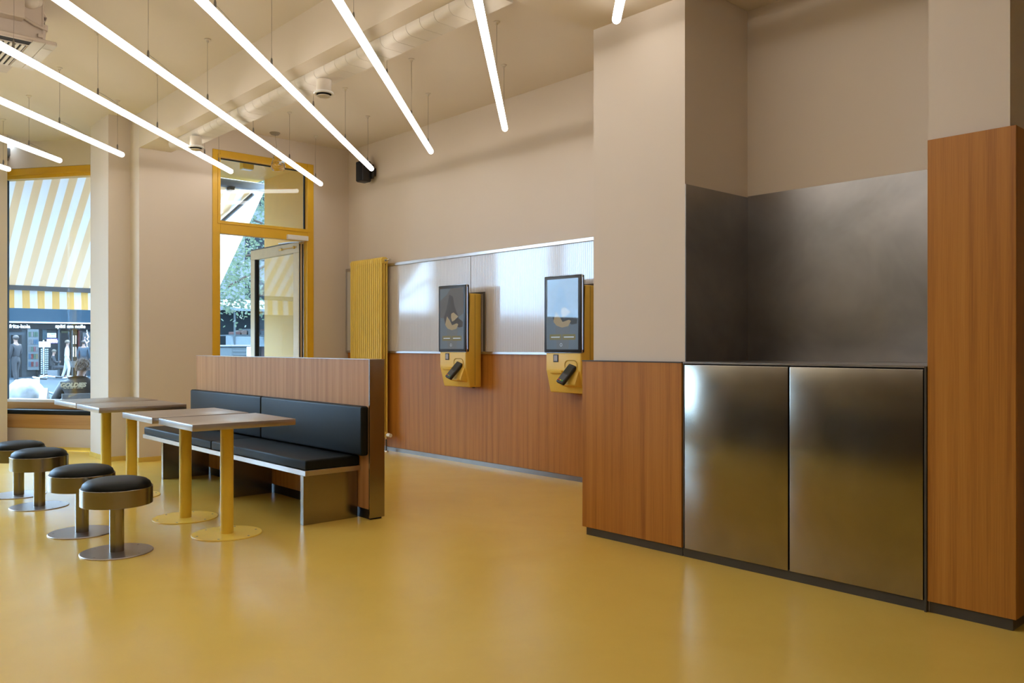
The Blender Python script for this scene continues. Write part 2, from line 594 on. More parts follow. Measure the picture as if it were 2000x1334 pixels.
# ------------------------------------------------------------------ door with transom
dx0, dx1 = -9.53, XW + 0.012
df = MB()
df.box(dx0, dx1, FD0, FD0 + 0.09, 0, FDZ, 0.004).box(dx0, dx1, FD1 - 0.09, FD1, 0, FDZ, 0.004)
df.box(dx0, dx1, FD0 + 0.09, FD1 - 0.09, 3.475, FDZ, 0.004).box(dx0, dx1, FD0 + 0.09, FD1 - 0.09, 2.585, 2.735, 0.004)
# raised rebate of the transom light
df.box(dx1 - 0.002, dx1 + 0.008, FD0 + 0.06, FD1 - 0.06, 3.475, 3.505).box(dx1 - 0.002, dx1 + 0.008, FD0 + 0.06, FD1 - 0.06, 2.70, 2.735)
df.box(dx1 - 0.002, dx1 + 0.008, FD0 + 0.06, FD0 + 0.09, 2.735, 3.475).box(dx1 - 0.002, dx1 + 0.008, FD1 - 0.09, FD1 - 0.06, 2.735, 3.475)
door = struct('door_1', df, M['yellow_frame'])
g = MB().box(-9.515, -9.49, FD0 + 0.09, FD1 - 0.09, 3.463, 3.475).box(-9.515, -9.49, FD1 - 0.105, FD1 - 0.09, 2.735, 3.463)
struct('transom_gasket', g, M['rubber'], door)
struct('transom_pane', MB().box(-9.508, -9.50, FD0 + 0.09, FD1 - 0.09, 2.735, 3.475), M['glass'], door)
# leaf, standing open at a right angle outside
LY0, LY1, LX0, LX1 = 5.055, 5.115, -10.93, -9.545
lf = MB()
lf.box(LX0, LX1, LY0, LY1, 2.455, 2.585, 0.004).box(LX0, LX1, LY0, LY1, 0.02, 0.22, 0.004)
lf.box(LX0, LX0 + 0.13, LY0, LY1, 0.22, 2.455, 0.004).box(LX1 - 0.15, LX1, LY0, LY1, 0.22, 2.455, 0.004)
leaf = struct('door_leaf', lf, plain('pale_yellow_leaf', (0.74, 0.60, 0.36, 1), 0.45), door)
struct('leaf_gasket', MB().box(LX0 + 0.13, LX0 + 0.15, LY0 - 0.002, LY1, 0.22, 2.455).box(LX1, LX1 + 0.012, LY0 + 0.004, LY0 + 0.014, 0.05, 2.56).box(LX1, LX1 + 0.012, LY1 - 0.016, LY1 - 0.006, 0.05, 2.56), M['rubber'], leaf)
struct('leaf_pane', MB().box(LX0 + 0.15, LX1 - 0.15, LY0 + 0.025, LY0 + 0.035, 0.22, 2.455), M['glass_door'], leaf)
struct('leaf_top_cap', MB().box(LX0, LX1, LY0 + 0.005, LY1 - 0.005, 2.585, 2.60), M['plinth'], leaf)
struct('door_closer', MB().box(XW + 0.012, XW + 0.055, 4.83, 5.11, 2.588, 2.645, 0.004), M['white'], door)
ca = MB().box(-10.02, -9.60, LY0 - 0.015, LY0 - 0.006, 2.520, 2.530).cyl((-9.66, LY0 - 0.02, 2.525), (-9.66, LY0 + 0.0, 2.525), 0.018, n=16).box(-10.06, -9.98, LY0 - 0.016, LY0 - 0.004, 2.512, 2.538)
struct('closer_rail', ca, M['yellow_frame'], leaf)
struct('closer_arm', MB().tube([(-9.445, 5.08, 2.59), (-9.58, 5.03, 2.585), (-9.80, 5.045, 2.60), (-10.1, 5.06, 2.612)], 0.008, 8), M['alu'], door)

# porch downlight
pl = thing('porch_downlight', 'yellow cube downlight under the porch ceiling, seen through the transom', 'ceiling light', (-10.62, 4.86, 3.76))
part('housing', MB().box(-0.055, 0.055, -0.075, 0.075, -0.12, 0.0, 0.004), M['yellow'], pl)
part('lens', MB().box(-0.045, 0.045, -0.065, 0.065, -0.128, -0.12), M['white'], pl, 'white lens')

# ------------------------------------------------------------------ luminous tubes
# every tube runs at 45 degrees through the room along X + Y = s
TZ, TR = 3.28, 0.0275
HANG = [-0.95, -0.2, 0.55, 1.30, 2.05, 2.77, 3.52, 4.30, 5.01]
tubes = [
    (0.57, 3.93, 'luminous ceiling tube nearest the plaster column, only its rounded tip in view'),
    (-0.60, 5.13, 'luminous ceiling tube ending above the wall-mounted kiosks, second from the column'),
    (-1.75, 5.165, 'luminous ceiling tube between the speaker tube and the kiosk tube'),
    (-2.87, 5.165, 'luminous ceiling tube whose end points at the black wall speaker'),
    (-4.03, 5.185, 'luminous ceiling tube crossing in front of the glass pendant and the transom'),
    (-5.20, 4.05, 'luminous ceiling tube ending at the left jamb of the yellow door frame'),
    (-6.36, 2.85, 'luminous ceiling tube ending in front of the stepped pier by the splayed window'),
    (-7.51, 2.44, 'luminous ceiling tube ending at the yellow head of the splayed window'),
    (-8.70, 2.13, 'faint short luminous ceiling tube in front of the striped awning, farthest left'),
]
def zceil(x, y):
    if 3.09 < y < 3.435 and x < -3.75: return 3.44
    if 3.09 < y < 4.15 and x >= -3.75: return 3.39
    return ZC
for s, yend, lab in tubes:
    y0 = -1.3
    root = thing('linear_pendant', lab, 'light', (s - yend, yend, TZ), 0, 'parallel luminous tubes under the ceiling')
    def L(y, z=TZ):
        return Vector((s - y - (s - yend), y - yend, z - TZ))
    a, b = L(y0), L(yend)
    d = (b - a).normalized()
    mb = MB().cyl(a + d * 0.03, b - d * 0.03, TR, n=28, cap=False)
    # rounded ends
    for c, sg in ((a + d * 0.03, -1), (b - d * 0.03, 1)):
        prev = None
        q = (d * sg).to_track_quat('Z', 'Y')
        rings = []
        for k in range(6):
            t = k / 5 * PI / 2
            rings.append([mb.bm.verts.new(c + q @ Vector((TR * math.cos(t) * math.cos(2 * PI * i / 28), TR * math.cos(t) * math.sin(2 * PI * i / 28), 0.03 * math.sin(t)))) for i in range(28)])
        for A, B in zip(rings, rings[1:]):
            for i in range(28):
                j = (i + 1) % 28
                mb.bm.faces.new((A[i], A[j], B[j], B[i]))
    bmesh.ops.remove_doubles(mb.bm, verts=mb.bm.verts, dist=0.0005)
    part('tube', mb, M['tube'], root, None, 60)
    # opaque aluminium back along the top of the tube
    side = Vector((0, 0, 1)).cross(d).normalized()
    up = Vector((0, 0, 1))
    arc = [math.radians(38 + 104 * k / 10) for k in range(11)]
    ro, ri = TR + 0.0022, TR + 0.0006
    lp = [a + d * 0.03 + side * (ro * math.cos(t)) + up * (ro * math.sin(t)) for t in arc] + [a + d * 0.03 + side * (ri * math.cos(t)) + up * (ri * math.sin(t)) for t in reversed(arc)]
    part('tube_back', MB().extrude(lp, (b - a) - d * 0.06), M['tube_back'], root, 'grey aluminium back of the tube')
    hs = [h for h in HANG if h < yend - 0.03]
    if s == -5.20: hs = [h for h in hs if h < 3.6] + [3.79]
    for h in hs:
        x = s - h
        zc = zceil(x, h)
        p = L(h)
        jit = Vector((random.uniform(-0.004, 0.004), random.uniform(-0.004, 0.004), 0))
        zt = zc - TZ
        part('cable', MB().tube([p + Vector((0, 0, TR + 0.03)), p + Vector((0, 0, zt * 0.55)) + jit, p + Vector((0, 0, zt - 0.003))], 0.0017, 6), M['wire'], root)
        part('cable_gripper', MB().lathe([(0, TR + 0.06), (0.0045, TR + 0.058), (0.008, TR + 0.042), (0.008, TR), (0, TR)], p, 12), M['grip'], root)
        if zc == ZC:
            part('ceiling_cup', MB().lathe([(0, zt - 0.03), (0.008, zt - 0.028), (0.011, zt - 0.012), (0.026, zt - 0.006), (0.026, zt - 0.001), (0, zt - 0.001)], p, 16), M['duct'], root)
    # feed cord drooping over the tube
    h = 2.05 if yend < 4.2 else (4.30 if s > -2 else 2.05)
    p = L(h) + Vector((0, 0, TR + 0.03))
    e = L(min(h + 0.35, yend - 0.1)) + Vector((0, 0, TR - 0.002))
    mid = (p + e) / 2 + Vector((0, 0, 0.02))
    pts = []
    for k in range(9):
        t = k / 8
        pts.append(p * (1 - t) ** 2 + mid * 2 * t * (1 - t) + e * t * t)
    part('feed_cord', MB().tube(pts, 0.0017, 6), M['wire'], root)

# ------------------------------------------------------------------ air duct on the beam with two valves
DY0, DY1, DZ0, DZ1 = 3.235, 3.425, 3.372, 3.438
def duct_loop(x, g=0.0):
    lp = [(x, DY1 - g, DZ1), (x, DY1 - g, DZ0 + g)]
    R = 0.05
    for k in range(9):
        t = -PI / 2 - k / 8 * PI / 2
        lp.append((x, DY0 + R + g + R * math.cos(t), DZ0 + R + g + R * math.sin(t)))
    lp.append((x, DY0 + g, DZ1))
    return lp
duct = thing('air_duct', 'long flat painted air duct with ribbed seams running under the ceiling beam', 'air duct', (-8.98, 0, 0))
edges = [-8.98, -8.36]
while edges[-1] + 0.156 < -3.85:
    edges.append(edges[-1] + 0.156)
edges.append(-3.752)
for i, (xa, xb) in enumerate(zip(edges, edges[1:])):
    last = i == len(edges) - 2
    part('duct_section', MB().extrude(duct_loop(xa + 8.98 + 0.0015), (xb - xa - (0.0015 if last else 0.003), 0, 0)), M['duct'], duct)
    if not last:
        part('duct_seam', MB().extrude(duct_loop(xb + 8.98 - 0.0015, 0.003), (0.003, 0, 0)), M['plinth'], duct, 'dark seam line')
def valve(lx, ly, lab):
    v = thing('air_valve', lab, 'air vent', (lx, ly, 3.371), 0, 'round air valves under the duct')
    part('neck', MB().lathe([(0.058, 0.0), (0.058, -0.098)], n=32), M['duct'], v)
    part('collar', MB().lathe([(0.056, -0.088), (0.074, -0.096), (0.080, -0.106), (0.074, -0.113), (0.060, -0.112)], n=40), M['white'], v)
    part('throat', MB().lathe([(0.060, -0.111), (0.054, -0.100), (0, -0.100)], n=32), M['dark'], v, 'dark opening')
    part('disc', MB().lathe([(0, -0.118), (0.034, -0.120), (0.052, -0.125), (0.054, -0.129), (0.040, -0.135), (0, -0.138)], n=32), M['duct'], v)
valve(-5.845, 3.312, 'round air valve under the middle of the duct, between two luminous tubes')
valve(-8.30, 3.262, 'round air valve at the far left end of the duct, above the door wall')

# ------------------------------------------------------------------ ceiling cassette unit (upper left corner)
AX0, AX1, AY1, AZ = -7.40, -6.69, 1.615, 3.45
ac = thing('air_conditioner', 'beige ceiling air conditioner with a slatted grille in the upper left corner', 'air conditioner', (AX1, AY1, AZ))
def A(mb): return mb.xform(Matrix.Translation((-AX1, -AY1, -AZ)))
part('body', A(MB().box(AX0 + 0.05, AX1 - 0.05, AY1 - 0.95, AY1 - 0.08, AZ + 0.03, 3.80, 0.004)), M['ac'], ac)
part('cover_panel', A(MB().box(AX0, AX1, AY1 - 1.0, AY1, AZ + 0.004, AZ + 0.03, 0.006)), M['ac'], ac)
part('fascia', A(MB().box(AX0, AX1, AY1 - 0.157, AY1 - 0.078, AZ - 0.002, AZ + 0.006, 0.002).box(AX0, AX1 - 0.115, AY1 - 0.074, AY1, AZ - 0.002, AZ + 0.006, 0.002).box(AX1 - 0.11, AX1, AY1 - 0.074, AY1, AZ - 0.002, AZ + 0.006, 0.002)), M['ac_panel'], ac)
part('air_slot', A(MB().box(AX1 - 0.10, AX1 - 0.02, AY1 - 0.98, AY1 - 0.16, AZ - 0.003, AZ + 0.004)), M['dark'], ac, 'dark air outlet slot')
part('slot_lip', A(MB().box(AX1 - 0.018, AX1, AY1 - 1.0, AY1 - 0.16, AZ - 0.004, AZ + 0.008, 0.002).box(AX1 - 0.115, AX1 - 0.10, AY1 - 1.0, AY1 - 0.16, AZ - 0.006, AZ + 0.004)), M['ac'], ac)
part('grille_back', A(MB().box(AX0 + 0.02, AX1 - 0.12, AY1 - 0.98, AY1 - 0.17, AZ - 0.001, AZ + 0.004)), M['dark'], ac)
gr = MB()
for k in range(22):
    y = AY1 - 0.180 - k * 0.036
    gr.box(AX0 + 0.02, AX1 - 0.12, y - 0.020, y, AZ - 0.008, AZ)
part('grille', A(gr), M['ac_panel'], ac)
part('control_box', A(MB().box(AX1 - 0.05, AX1 + 0.045, AY1 - 0.95, AY1 - 0.215, AZ + 0.135, 3.80, 0.004)), M['ac'], ac)
part('bracket', A(MB().box(AX1 - 0.05, AX1 - 0.045, AY1 - 0.085, AY1 - 0.075, AZ + 0.03, 3.80).box(AX1 - 0.052, AX1 - 0.03, AY1 - 0.115, AY1 - 0.085, AZ + 0.05, AZ + 0.075)), M['ac'], ac)
pp = MB().tube([(AX1 - 0.04, AY1 - 0.20, AZ + 0.165), (AX1 - 0.025, AY1 - 0.14, AZ + 0.13), (AX1 - 0.03, AY1 - 0.08, AZ + 0.115)], 0.011, 10)
part('drain_pipe', A(pp), M['ac'], ac)
pp = MB().tube([(AX1 - 0.10, AY1 - 0.07, AZ + 0.03), (AX1 - 0.10, AY1 - 0.06, AZ + 0.14), (AX1 - 0.10, AY1 - 0.055, AZ + 0.22), (AX1 - 0.11, AY1 - 0.09, AZ + 0.30), (AX1 - 0.13, AY1 - 0.13, AZ + 0.345)], 0.014, 10)
pp.cyl((AX1 - 0.10, AY1 - 0.06, AZ + 0.125), (AX1 - 0.10, AY1 - 0.058, AZ + 0.165), 0.024, n=16)
part('coolant_pipe', A(pp), M['ac'], ac)
part('pipe_elbow', A(MB().ball((AX1 - 0.03, AY1 - 0.165, AZ + 0.295), 0.055).cyl((AX1 - 0.03, AY1 - 0.165, AZ + 0.295), (AX1 - 0.09, AY1 - 0.10, AZ + 0.315), 0.045)), M['ac_panel'], ac)
solo('ceiling_junction_box', MB().box(-0.15, 0.15, -0.9, 0, -0.22, 0, 0.004), M['ac'], 'plain beige box on the ceiling behind the air conditioner', 'box', (-8.0, 1.58, ZC))

# ------------------------------------------------------------------ kiosk wall: oak wainscot, rails, fluted sheets
solo('wainscot', MB().box(-9.44, -3.75, 5.70, YK, 0.045, 1.185, 0.001), M['oak'], 'long oak wainscot panel along the wall under the kiosks', 'wall panel', (0, 0, 0))
solo('steel_rail', MB().box(-9.44, -3.75, 5.678, YK, 1.185, 1.212, 0.002), M['steel_x'], 'narrow steel rail between the oak wainscot and the fluted sheets', 'rail')
solo('steel_rail', MB().box(-9.44, -3.75, 5.672, YK, 2.240, 2.274, 0.002).box(-9.468, -9.44, 5.672, YK, 1.185, 2.274, 0.002), M['steel_x'], 'steel rail along the top edge of the fluted sheets, turning down in the corner', 'rail')
for x0, x1, lab in ((-9.44, -6.915, 'left fluted translucent sheet, behind the yellow radiator'), (-6.905, -3.75, 'right fluted translucent sheet, between the kiosks')):
    solo('fluted_sheet', MB().box(x0, x1, 5.69, YK, 1.212, 2.240), M['fluted'], lab, 'wall panel')

# ------------------------------------------------------------------ yellow column radiator
RX0, RX1, RF, RR = -9.155, -8.435, 5.555, 5.655
rad = thing('radiator', 'tall yellow column radiator on the wall beside the door corner', 'radiator', (RX0, RR, 0))
def RD(mb): return mb.xform(Matrix.Translation((-RX0, -RR, 0)))
nsec = 16
pitch = (RX1 - RX0) / nsec
for k in range(nsec):
    x = RX0 + pitch * (k + 0.5)
    mb = MB()
    r = 0.0125
    for y in (RF + r, (RF + RR) / 2, RR - r):
        mb.prism([(x + 0.0172 * math.cos(2 * PI * i / 14), y + r * math.sin(2 * PI * i / 14)) for i in range(14)], 0.205, 2.30)
    loop = lambda z0, z1: [(x - 0.019, RF, z0 + 0.02), (x - 0.019, RF + 0.02, z0), (x - 0.019, RR - 0.02, z0), (x - 0.019, RR, z0 + 0.02), (x - 0.019, RR, z1 - 0.025), (x - 0.019, RR - 0.025, z1), (x - 0.019, RF + 0.025, z1), (x - 0.019, RF, z1 - 0.025)]
    mb.extrude(loop(2.265, 2.345), (0.038, 0, 0), 0.006)
    mb.extrude(loop(0.165, 0.235), (0.038, 0, 0), 0.006)
    part('column', RD(mb), M['yellow_rad'], rad)
part('header', RD(MB().cyl((RX0, 5.605, 2.305), (RX1 + 0.004, 5.605, 2.305), 0.018).cyl((RX0, 5.605, 0.20), (RX1 + 0.004, 5.605, 0.20), 0.018)), M['yellow_rad'], rad)
part('end_plug', RD(MB().cyl((RX1 + 0.004, 5.605, 2.305), (RX1 + 0.016, 5.605, 2.305), 0.017, n=6)), M['chrome'], rad)
part('bleed_valve', RD(MB().cyl((RX1 + 0.01, 5.63, 2.31), (RX1 + 0.05, 5.64, 2.31), 0.008).cyl((RX1 + 0.05, 5.64, 2.31), (RX1 + 0.062, 5.642, 2.31), 0.013).cyl((RX1 + 0.04, 5.638, 2.31), (RX1 + 0.04, 5.638, 2.335), 0.006)), M['chrome'], rad)
tv = part('valve_body', RD(MB().cyl((RX1, 5.605, 0.20), (RX1 + 0.05, 5.605, 0.20), 0.013).cyl((RX1 + 0.03, 5.605, 0.21), (RX1 + 0.03, 5.605, 0.15), 0.012)), M['chrome'], rad)
part('thermostat_head', RD(MB().cyl((RX1 + 0.05, 5.605, 0.20), (RX1 + 0.065, 5.605, 0.20), 0.019, 0.024).cyl((RX1 + 0.065, 5.605, 0.20), (RX1 + 0.125, 5.605, 0.20), 0.026, 0.022)), M['white'], rad, 'white thermostat head')
part('supply_pipe', RD(MB().cyl((RX1 + 0.03, 5.605, 0.0), (RX1 + 0.03, 5.605, 0.15), 0.008)), M['plinth'], rad)
part('floor_rosette', RD(MB().lathe([(0.03, 0.001), (0.026, 0.012), (0.009, 0.016)], (RX1 + 0.03, 5.605, 0))), M['chrome'], rad)

# ------------------------------------------------------------------ order kiosks
scr_bg = emis('screen_backdrop', (0.105, 0.135, 0.155, 1), 0.75, 0.01)
scr_dark = emis('screen_dark_figure', (0.022, 0.020, 0.017, 1), 1.0, 0.01)
scr_mid = emis('screen_cloth', (0.070, 0.063, 0.055, 1), 1.0, 0.01)
scr_cream = emis('screen_cream', (0.26, 0.19, 0.085, 1), 1.0, 0.01)
scr_cup = emis('screen_cup', (0.09, 0.095, 0.09, 1), 1.0, 0.01)
scr_olive = emis('screen_button', (0.13, 0.105, 0.02, 1), 1.0, 0.01)
scr_white = emis('screen_white', (0.45, 0.50, 0.52, 1), 1.0, 0.01)
led_blue = emis('led_strip', (0.25, 0.50, 0.95, 1), 0.8)
gl_screen = thin_glass('screen_glass', (1, 1, 1, 1), 1.35, 0.02)

def make_kiosk(lab):
    """origin: left rear lower corner of the body on the wall plane"""
    k = thing('order_kiosk', lab, 'order kiosk', (0, 0, 0), 0, 'wall-mounted order kiosks')
    W = 0.445
    yb, yf = 0.0, -0.212                              # rear plane, front plane of the lower face
    prof = [(0, yb, 0), (0, -0.155, 0), (0, yf, 0.21), (0, yf, 0.37), (0, -0.165, 0.38), (0, -0.165, 0.985), (0, yb, 0.985)]
    body = part('body', MB().extrude(prof, (W, 0, 0), 0.012, 3), M['yellow_kiosk'], k)
    part('body_seam', MB().box(W - 0.001, W + 0.0012, -0.090, -0.087, 0.02, 0.975), M['plinth'], body)
    # screen slab with rounded edges
    sl = part('screen_housing', MB().box(-0.012, W + 0.012, -0.222, -0.172, 0.372, 1.075, 0.012, 3), M['plastic_blk'], k)
    part('bezel_trim', MB().box(-0.014, W + 0.014, -0.212, -0.206, 0.368, 1.079, 0.010, 2), M['alu'], sl, 'thin silver rim')
    part('led_strip', MB().box(W + 0.0125, W + 0.0155, -0.205, -0.200, 0.40, 1.05), led_blue, sl, 'glowing blue edge')
    part('spacer', MB().box(0.06, W - 0.06, -0.174, -0.150, 0.42, 1.02), M['plastic_blk'], k)
    sx0, sx1, sz0, sz1 = 0.022, W - 0.022, 0.402, 1.045
    sw, sh = sx1 - sx0, sz1 - sz0
    ys = -0.2232
    scr = part('screen', MB().box(sx0, sx1, ys, ys + 0.001, sz0, sz1), scr_bg, k, 'lit screen with a food picture')
    def poly(name, pts, mat, dy, lab=None):
        lp = [(sx0 + u * sw, ys - dy, sz1 - v * sh) for u, v in pts]
        part(name, MB().extrude(lp, (0, 0.0003, 0)), mat, scr, lab, smooth=0)
    poly('picture_cloth', [(0.0, 0.20), (0.30, 0.10), (0.45, 0.0), (0.95, 0.0), (1.0, 0.12), (1.0, 0.42), (0.7, 0.50), (0.35, 0.50), (0.0, 0.48)], scr_mid, 0.0006)
    poly('picture_sleeve', [(0.40, 0.10), (0.55, 0.14), (0.62, 0.30), (0.80, 0.50), (0.98, 0.56), (0.96, 0.64), (0.80, 0.65), (0.62, 0.60), (0.52, 0.62), (0.40, 0.50), (0.22, 0.58), (0.16, 0.48), (0.28, 0.34)], scr_dark, 0.0010)
    poly('picture_cup', [(0.28, 0.68), (0.76, 0.67), (0.70, 1.0), (0.33, 1.0)], scr_cup, 0.0012)
    poly('picture_wedge', [(0.30, 0.46), (0.40, 0.52), (0.52, 0.61), (0.72, 0.58), (0.78, 0.60), (0.70, 0.67), (0.50, 0.69), (0.32, 0.66), (0.22, 0.60)], scr_cream, 0.0014)
    poly('picture_slice', [(0.48, 0.42), (0.58, 0.40), (0.78, 0.47), (0.62, 0.53), (0.52, 0.55), (0.47, 0.48)], scr_cream, 0.0016)
    poly('button_left', [(0.10, 0.785), (0.48, 0.785), (0.48, 0.865), (0.10, 0.865)], scr_olive, 0.0014)
    poly('button_right', [(0.51, 0.785), (0.92, 0.785), (0.92, 0.865), (0.51, 0.865)], scr_olive, 0.0014)
    poly('button_caption', [(0.15, 0.818), (0.43, 0.818), (0.43, 0.832), (0.15, 0.832)], scr_white, 0.0018)
    poly('button_caption', [(0.56, 0.818), (0.87, 0.818), (0.87, 0.832), (0.56, 0.832)], scr_white, 0.0018)
    ring = MB()
    for i in range(20):
        a, b = 2 * PI * i / 20, 2 * PI * (i + 1) / 20
        c = (sx0 + 0.47 * sw, sz1 - 0.935 * sh)
        P = lambda t, r: (c[0] + r * math.cos(t), ys - 0.0018, c[1] + r * math.sin(t))
        ring.quad(P(a, 0.011), P(b, 0.011), P(b, 0.015), P(a, 0.015))
    part('home_ring', ring, scr_white, scr, smooth=0)
    part('cover_glass', MB().box(sx0 - 0.002, sx1 + 0.002, ys - 0.0035, ys - 0.0025, sz0 - 0.002, sz1 + 0.002), gl_screen, scr)
    # code reader
    part('code_reader', MB().box(0.100, 0.165, yf - 0.006, yf + 0.004, 0.285, 0.355, 0.003), M['plastic_blk'], k, 'black frame of the code reader')
    part('reader_window', MB().box(0.112, 0.155, yf - 0.0075, yf - 0.005, 0.295, 0.347), plain('reader_window', (0.42, 0.40, 0.38, 1), 0.15), k)
    # receipt ledge (lies on the sloping lower face)
    def fy(z): return yf + (0.21 - z) * (0.057 / 0.21) if z < 0.21 else yf
    led = MB().extrude([(0.065, fy(0.205) - 0.022, 0.205), (0.065, fy(0.185) - 0.020, 0.182), (0.065, fy(0.17) + 0.004, 0.172), (0.065, fy(0.21) + 0.004, 0.210)], (0.155, 0, 0), 0.003)
    part('receipt_ledge', led, M['yellow_kiosk'], k)
    # arched terminal pocket: the shade of a recess is put into a darker yellow
    rim = []
    px0, px1, pz0, pz1, rr = 0.245, 0.405, 0.13, 0.305, 0.045
    outer = []
    for cx, cz, a0 in ((px1 - rr, pz1 - rr, 0), (px0 + rr, pz1 - rr, PI / 2)):
        for i in range(7):
            t = a0 + i / 6 * PI / 2
            outer.append((cx + rr * math.cos(t), cz + rr * math.sin(t)))
    outer = [(px1, pz0)] + outer + [(px0, pz0)]
    rb = MB()
    n = len(outer)
    cxm, czm = (px0 + px1) / 2, (pz0 + pz1) / 2 + 0.02
    for i in range(n - 1):
        (xa, za), (xb, zb) = outer[i], outer[i + 1]
        ia = (cxm + (xa - cxm) * 0.88, czm + (za - czm) * 0.88)
        ib = (cxm + (xb - cxm) * 0.88, czm + (zb - czm) * 0.88)
        rb.quad((xa, fy(za) - 0.006, za), (xb, fy(zb) - 0.006, zb), (ib[0], fy(ib[1]) - 0.002, ib[1]), (ia[0], fy(ia[1]) - 0.002, ia[1]))
        rb.quad((xa, fy(za) - 0.006, za), (xb, fy(zb) - 0.006, zb), (xb, fy(zb) + 0.001, zb), (xa, fy(za) + 0.001, za))
    part('terminal_pocket', rb, plain('yellow_pocket_shade', (0.60, 0.34, 0.035, 1), 0.5), k)
    # wedge that carries the terminal
    wd = [(0.225, fy(0.06) + 0.004, 0.055), (0.225, fy(0.075) - 0.085, 0.075), (0.225, fy(0.085) - 0.085, 0.088), (0.225, fy(0.21) + 0.004, 0.215)]
    part('terminal_bracket', MB().extrude(wd, (0.195, 0, 0), 0.004), M['yellow_kiosk'], k)
    # card terminal leaning on the wedge
    tm = bpy.data.objects.new('card_terminal', MB().box(-0.045, 0.045, -0.02, 0.02, -0.105, 0.105, 0.012, 3).mesh('card_terminal'))
    tm.data.materials.append(M['plastic_blk'])
    link(tm, k)
    tm.location = (0.325, fy(0.16) - 0.072, 0.175)
    tm.rotation_euler = (math.radians(-38), math.radians(16), 0)
    tm['label'] = 'black card terminal'
    part('terminal_display', MB().box(-0.034, 0.034, -0.0215, -0.0195, 0.0, 0.082), plain('terminal_display', (0.03, 0.035, 0.03, 1), 0.12), tm)
    part('terminal_keypad', MB().box(-0.034, 0.034, -0.0225, -0.0195, -0.088, -0.012, 0.002), plain('terminal_keypad', (0.05, 0.055, 0.06, 1), 0.4), tm)
    for i, c in enumerate(((0.55, 0.03, 0.02, 1), (0.5, 0.4, 0.02, 1), (0.03, 0.35, 0.06, 1))):
        part('key', MB().box(-0.030 + i * 0.022, -0.014 + i * 0.022, -0.0245, -0.022, -0.085, -0.073, 0.001), plain('key_%d' % i, c, 0.4), tm)
    # steel frame on the wall behind
    part('mounting_frame', MB().box(W + 0.035, W + 0.062, -0.010, 0.0, 0.376, 0.995, 0.002).box(0.02, W + 0.062, -0.010, 0.0, 0.985, 1.005, 0.002), M['plinth'], k, 'dark steel frame behind the body')
    part('cable_gland', MB().cyl((W - 0.07, -0.05, -0.012), (W - 0.07, -0.05, 0.0), 0.016), M['plastic_blk'], k)
    return k
k1 = make_kiosk('yellow order kiosk with upright screen in the middle of the oak wall, fully in view')
k1.location = (-7.155, 5.671, 0.838)
k2 = copy_tree(k1)
k2.location = (-5.525, 5.671, 0.838)
k2['label'] = 'yellow order kiosk with upright screen, half hidden by the plaster column'

# wall speaker
sp = thing('wall_speaker', 'small black loudspeaker on a bracket high in the wall corner', 'speaker', (-8.88, YK, 3.44))
cab = part('cabinet', MB().extrude([(-0.085, -0.155, -0.115), (0.06, -0.155, -0.13), (0.09, -0.06, -0.10), (0.09, -0.06, 0.10), (0.06, -0.155, 0.135), (-0.085, -0.155, 0.135)], (0, 0, 0.0001)) if False else MB().box(-0.075, 0.075, -0.20, -0.065, -0.130, 0.130, 0.02, 3), M['plastic_blk'], sp)
part('front_grille', MB().box(-0.064, 0.064, -0.205, -0.198, -0.118, 0.118, 0.006, 2), plain('speaker_cloth', (0.006, 0.006, 0.007, 1), 0.9), cab)
part('wall_bracket', MB().box(-0.02, 0.11, -0.07, -0.05, -0.09, 0.085, 0.006).box(0.02, 0.08, -0.055, 0.0, -0.05, 0.05, 0.004), M['plastic_blk'], sp)

# clear glass pendant near the door
pd = thing('glass_pendant', 'small clear glass pendant hanging askew above the yellow door frame', 'pendant light', (-9.24, 4.58, ZC))
part('ceiling_rose', MB().lathe([(0, -0.028), (0.045, -0.024), (0.062, -0.006), (0.062, 0), (0, 0)], n=32), M['wire'], pd)
part('cord', MB().tube([(0, 0, -0.025), (0.012, 0.005, -0.09), (0.022, 0.012, -0.165), (0.02, 0.014, -0.20)], 0.003, 6), M['chrome'], pd)
m_clear, nt_c, b_c = mat_new('clear_glass')
b_c.inputs['Transmission Weight'].default_value = 1.0
b_c.inputs['Roughness'].default_value = 0.06
b_c.inputs['IOR'].default_value = 1.35
nt_c.links.new(ramp(nt_c, noise(nt_c, coords(nt_c), 20, 2), [(0.3, (0.86, 0.85, 0.83, 1)), (0.7, (0.97, 0.97, 0.96, 1))]), b_c.inputs['Base Color'])
bump(nt_c, b_c, noise(nt_c, coords(nt_c), 26, 2), 0.6, 0.02)
gp = MB().lathe([(0.012, -0.195), (0.016, -0.22), (0.030, -0.25), (0.055, -0.30), (0.082, -0.36), (0.086, -0.41), (0.066, -0.45), (0.0, -0.465)], (0.02, 0.014, 0), 20)
gp.xform(Matrix.Translation((0.02, 0.014, -0.2)) @ Matrix.Rotation(0.28, 4, Vector((0.67, 0.74, 0)).normalized()) @ Matrix.Translation((-0.02, -0.014, 0.2)))
part('shade', gp, m_clear, pd)
part('lamp_socket', MB().cyl((0.02, 0.014, -0.19), (0.022, 0.02, -0.25), 0.012), M['white'], pd)

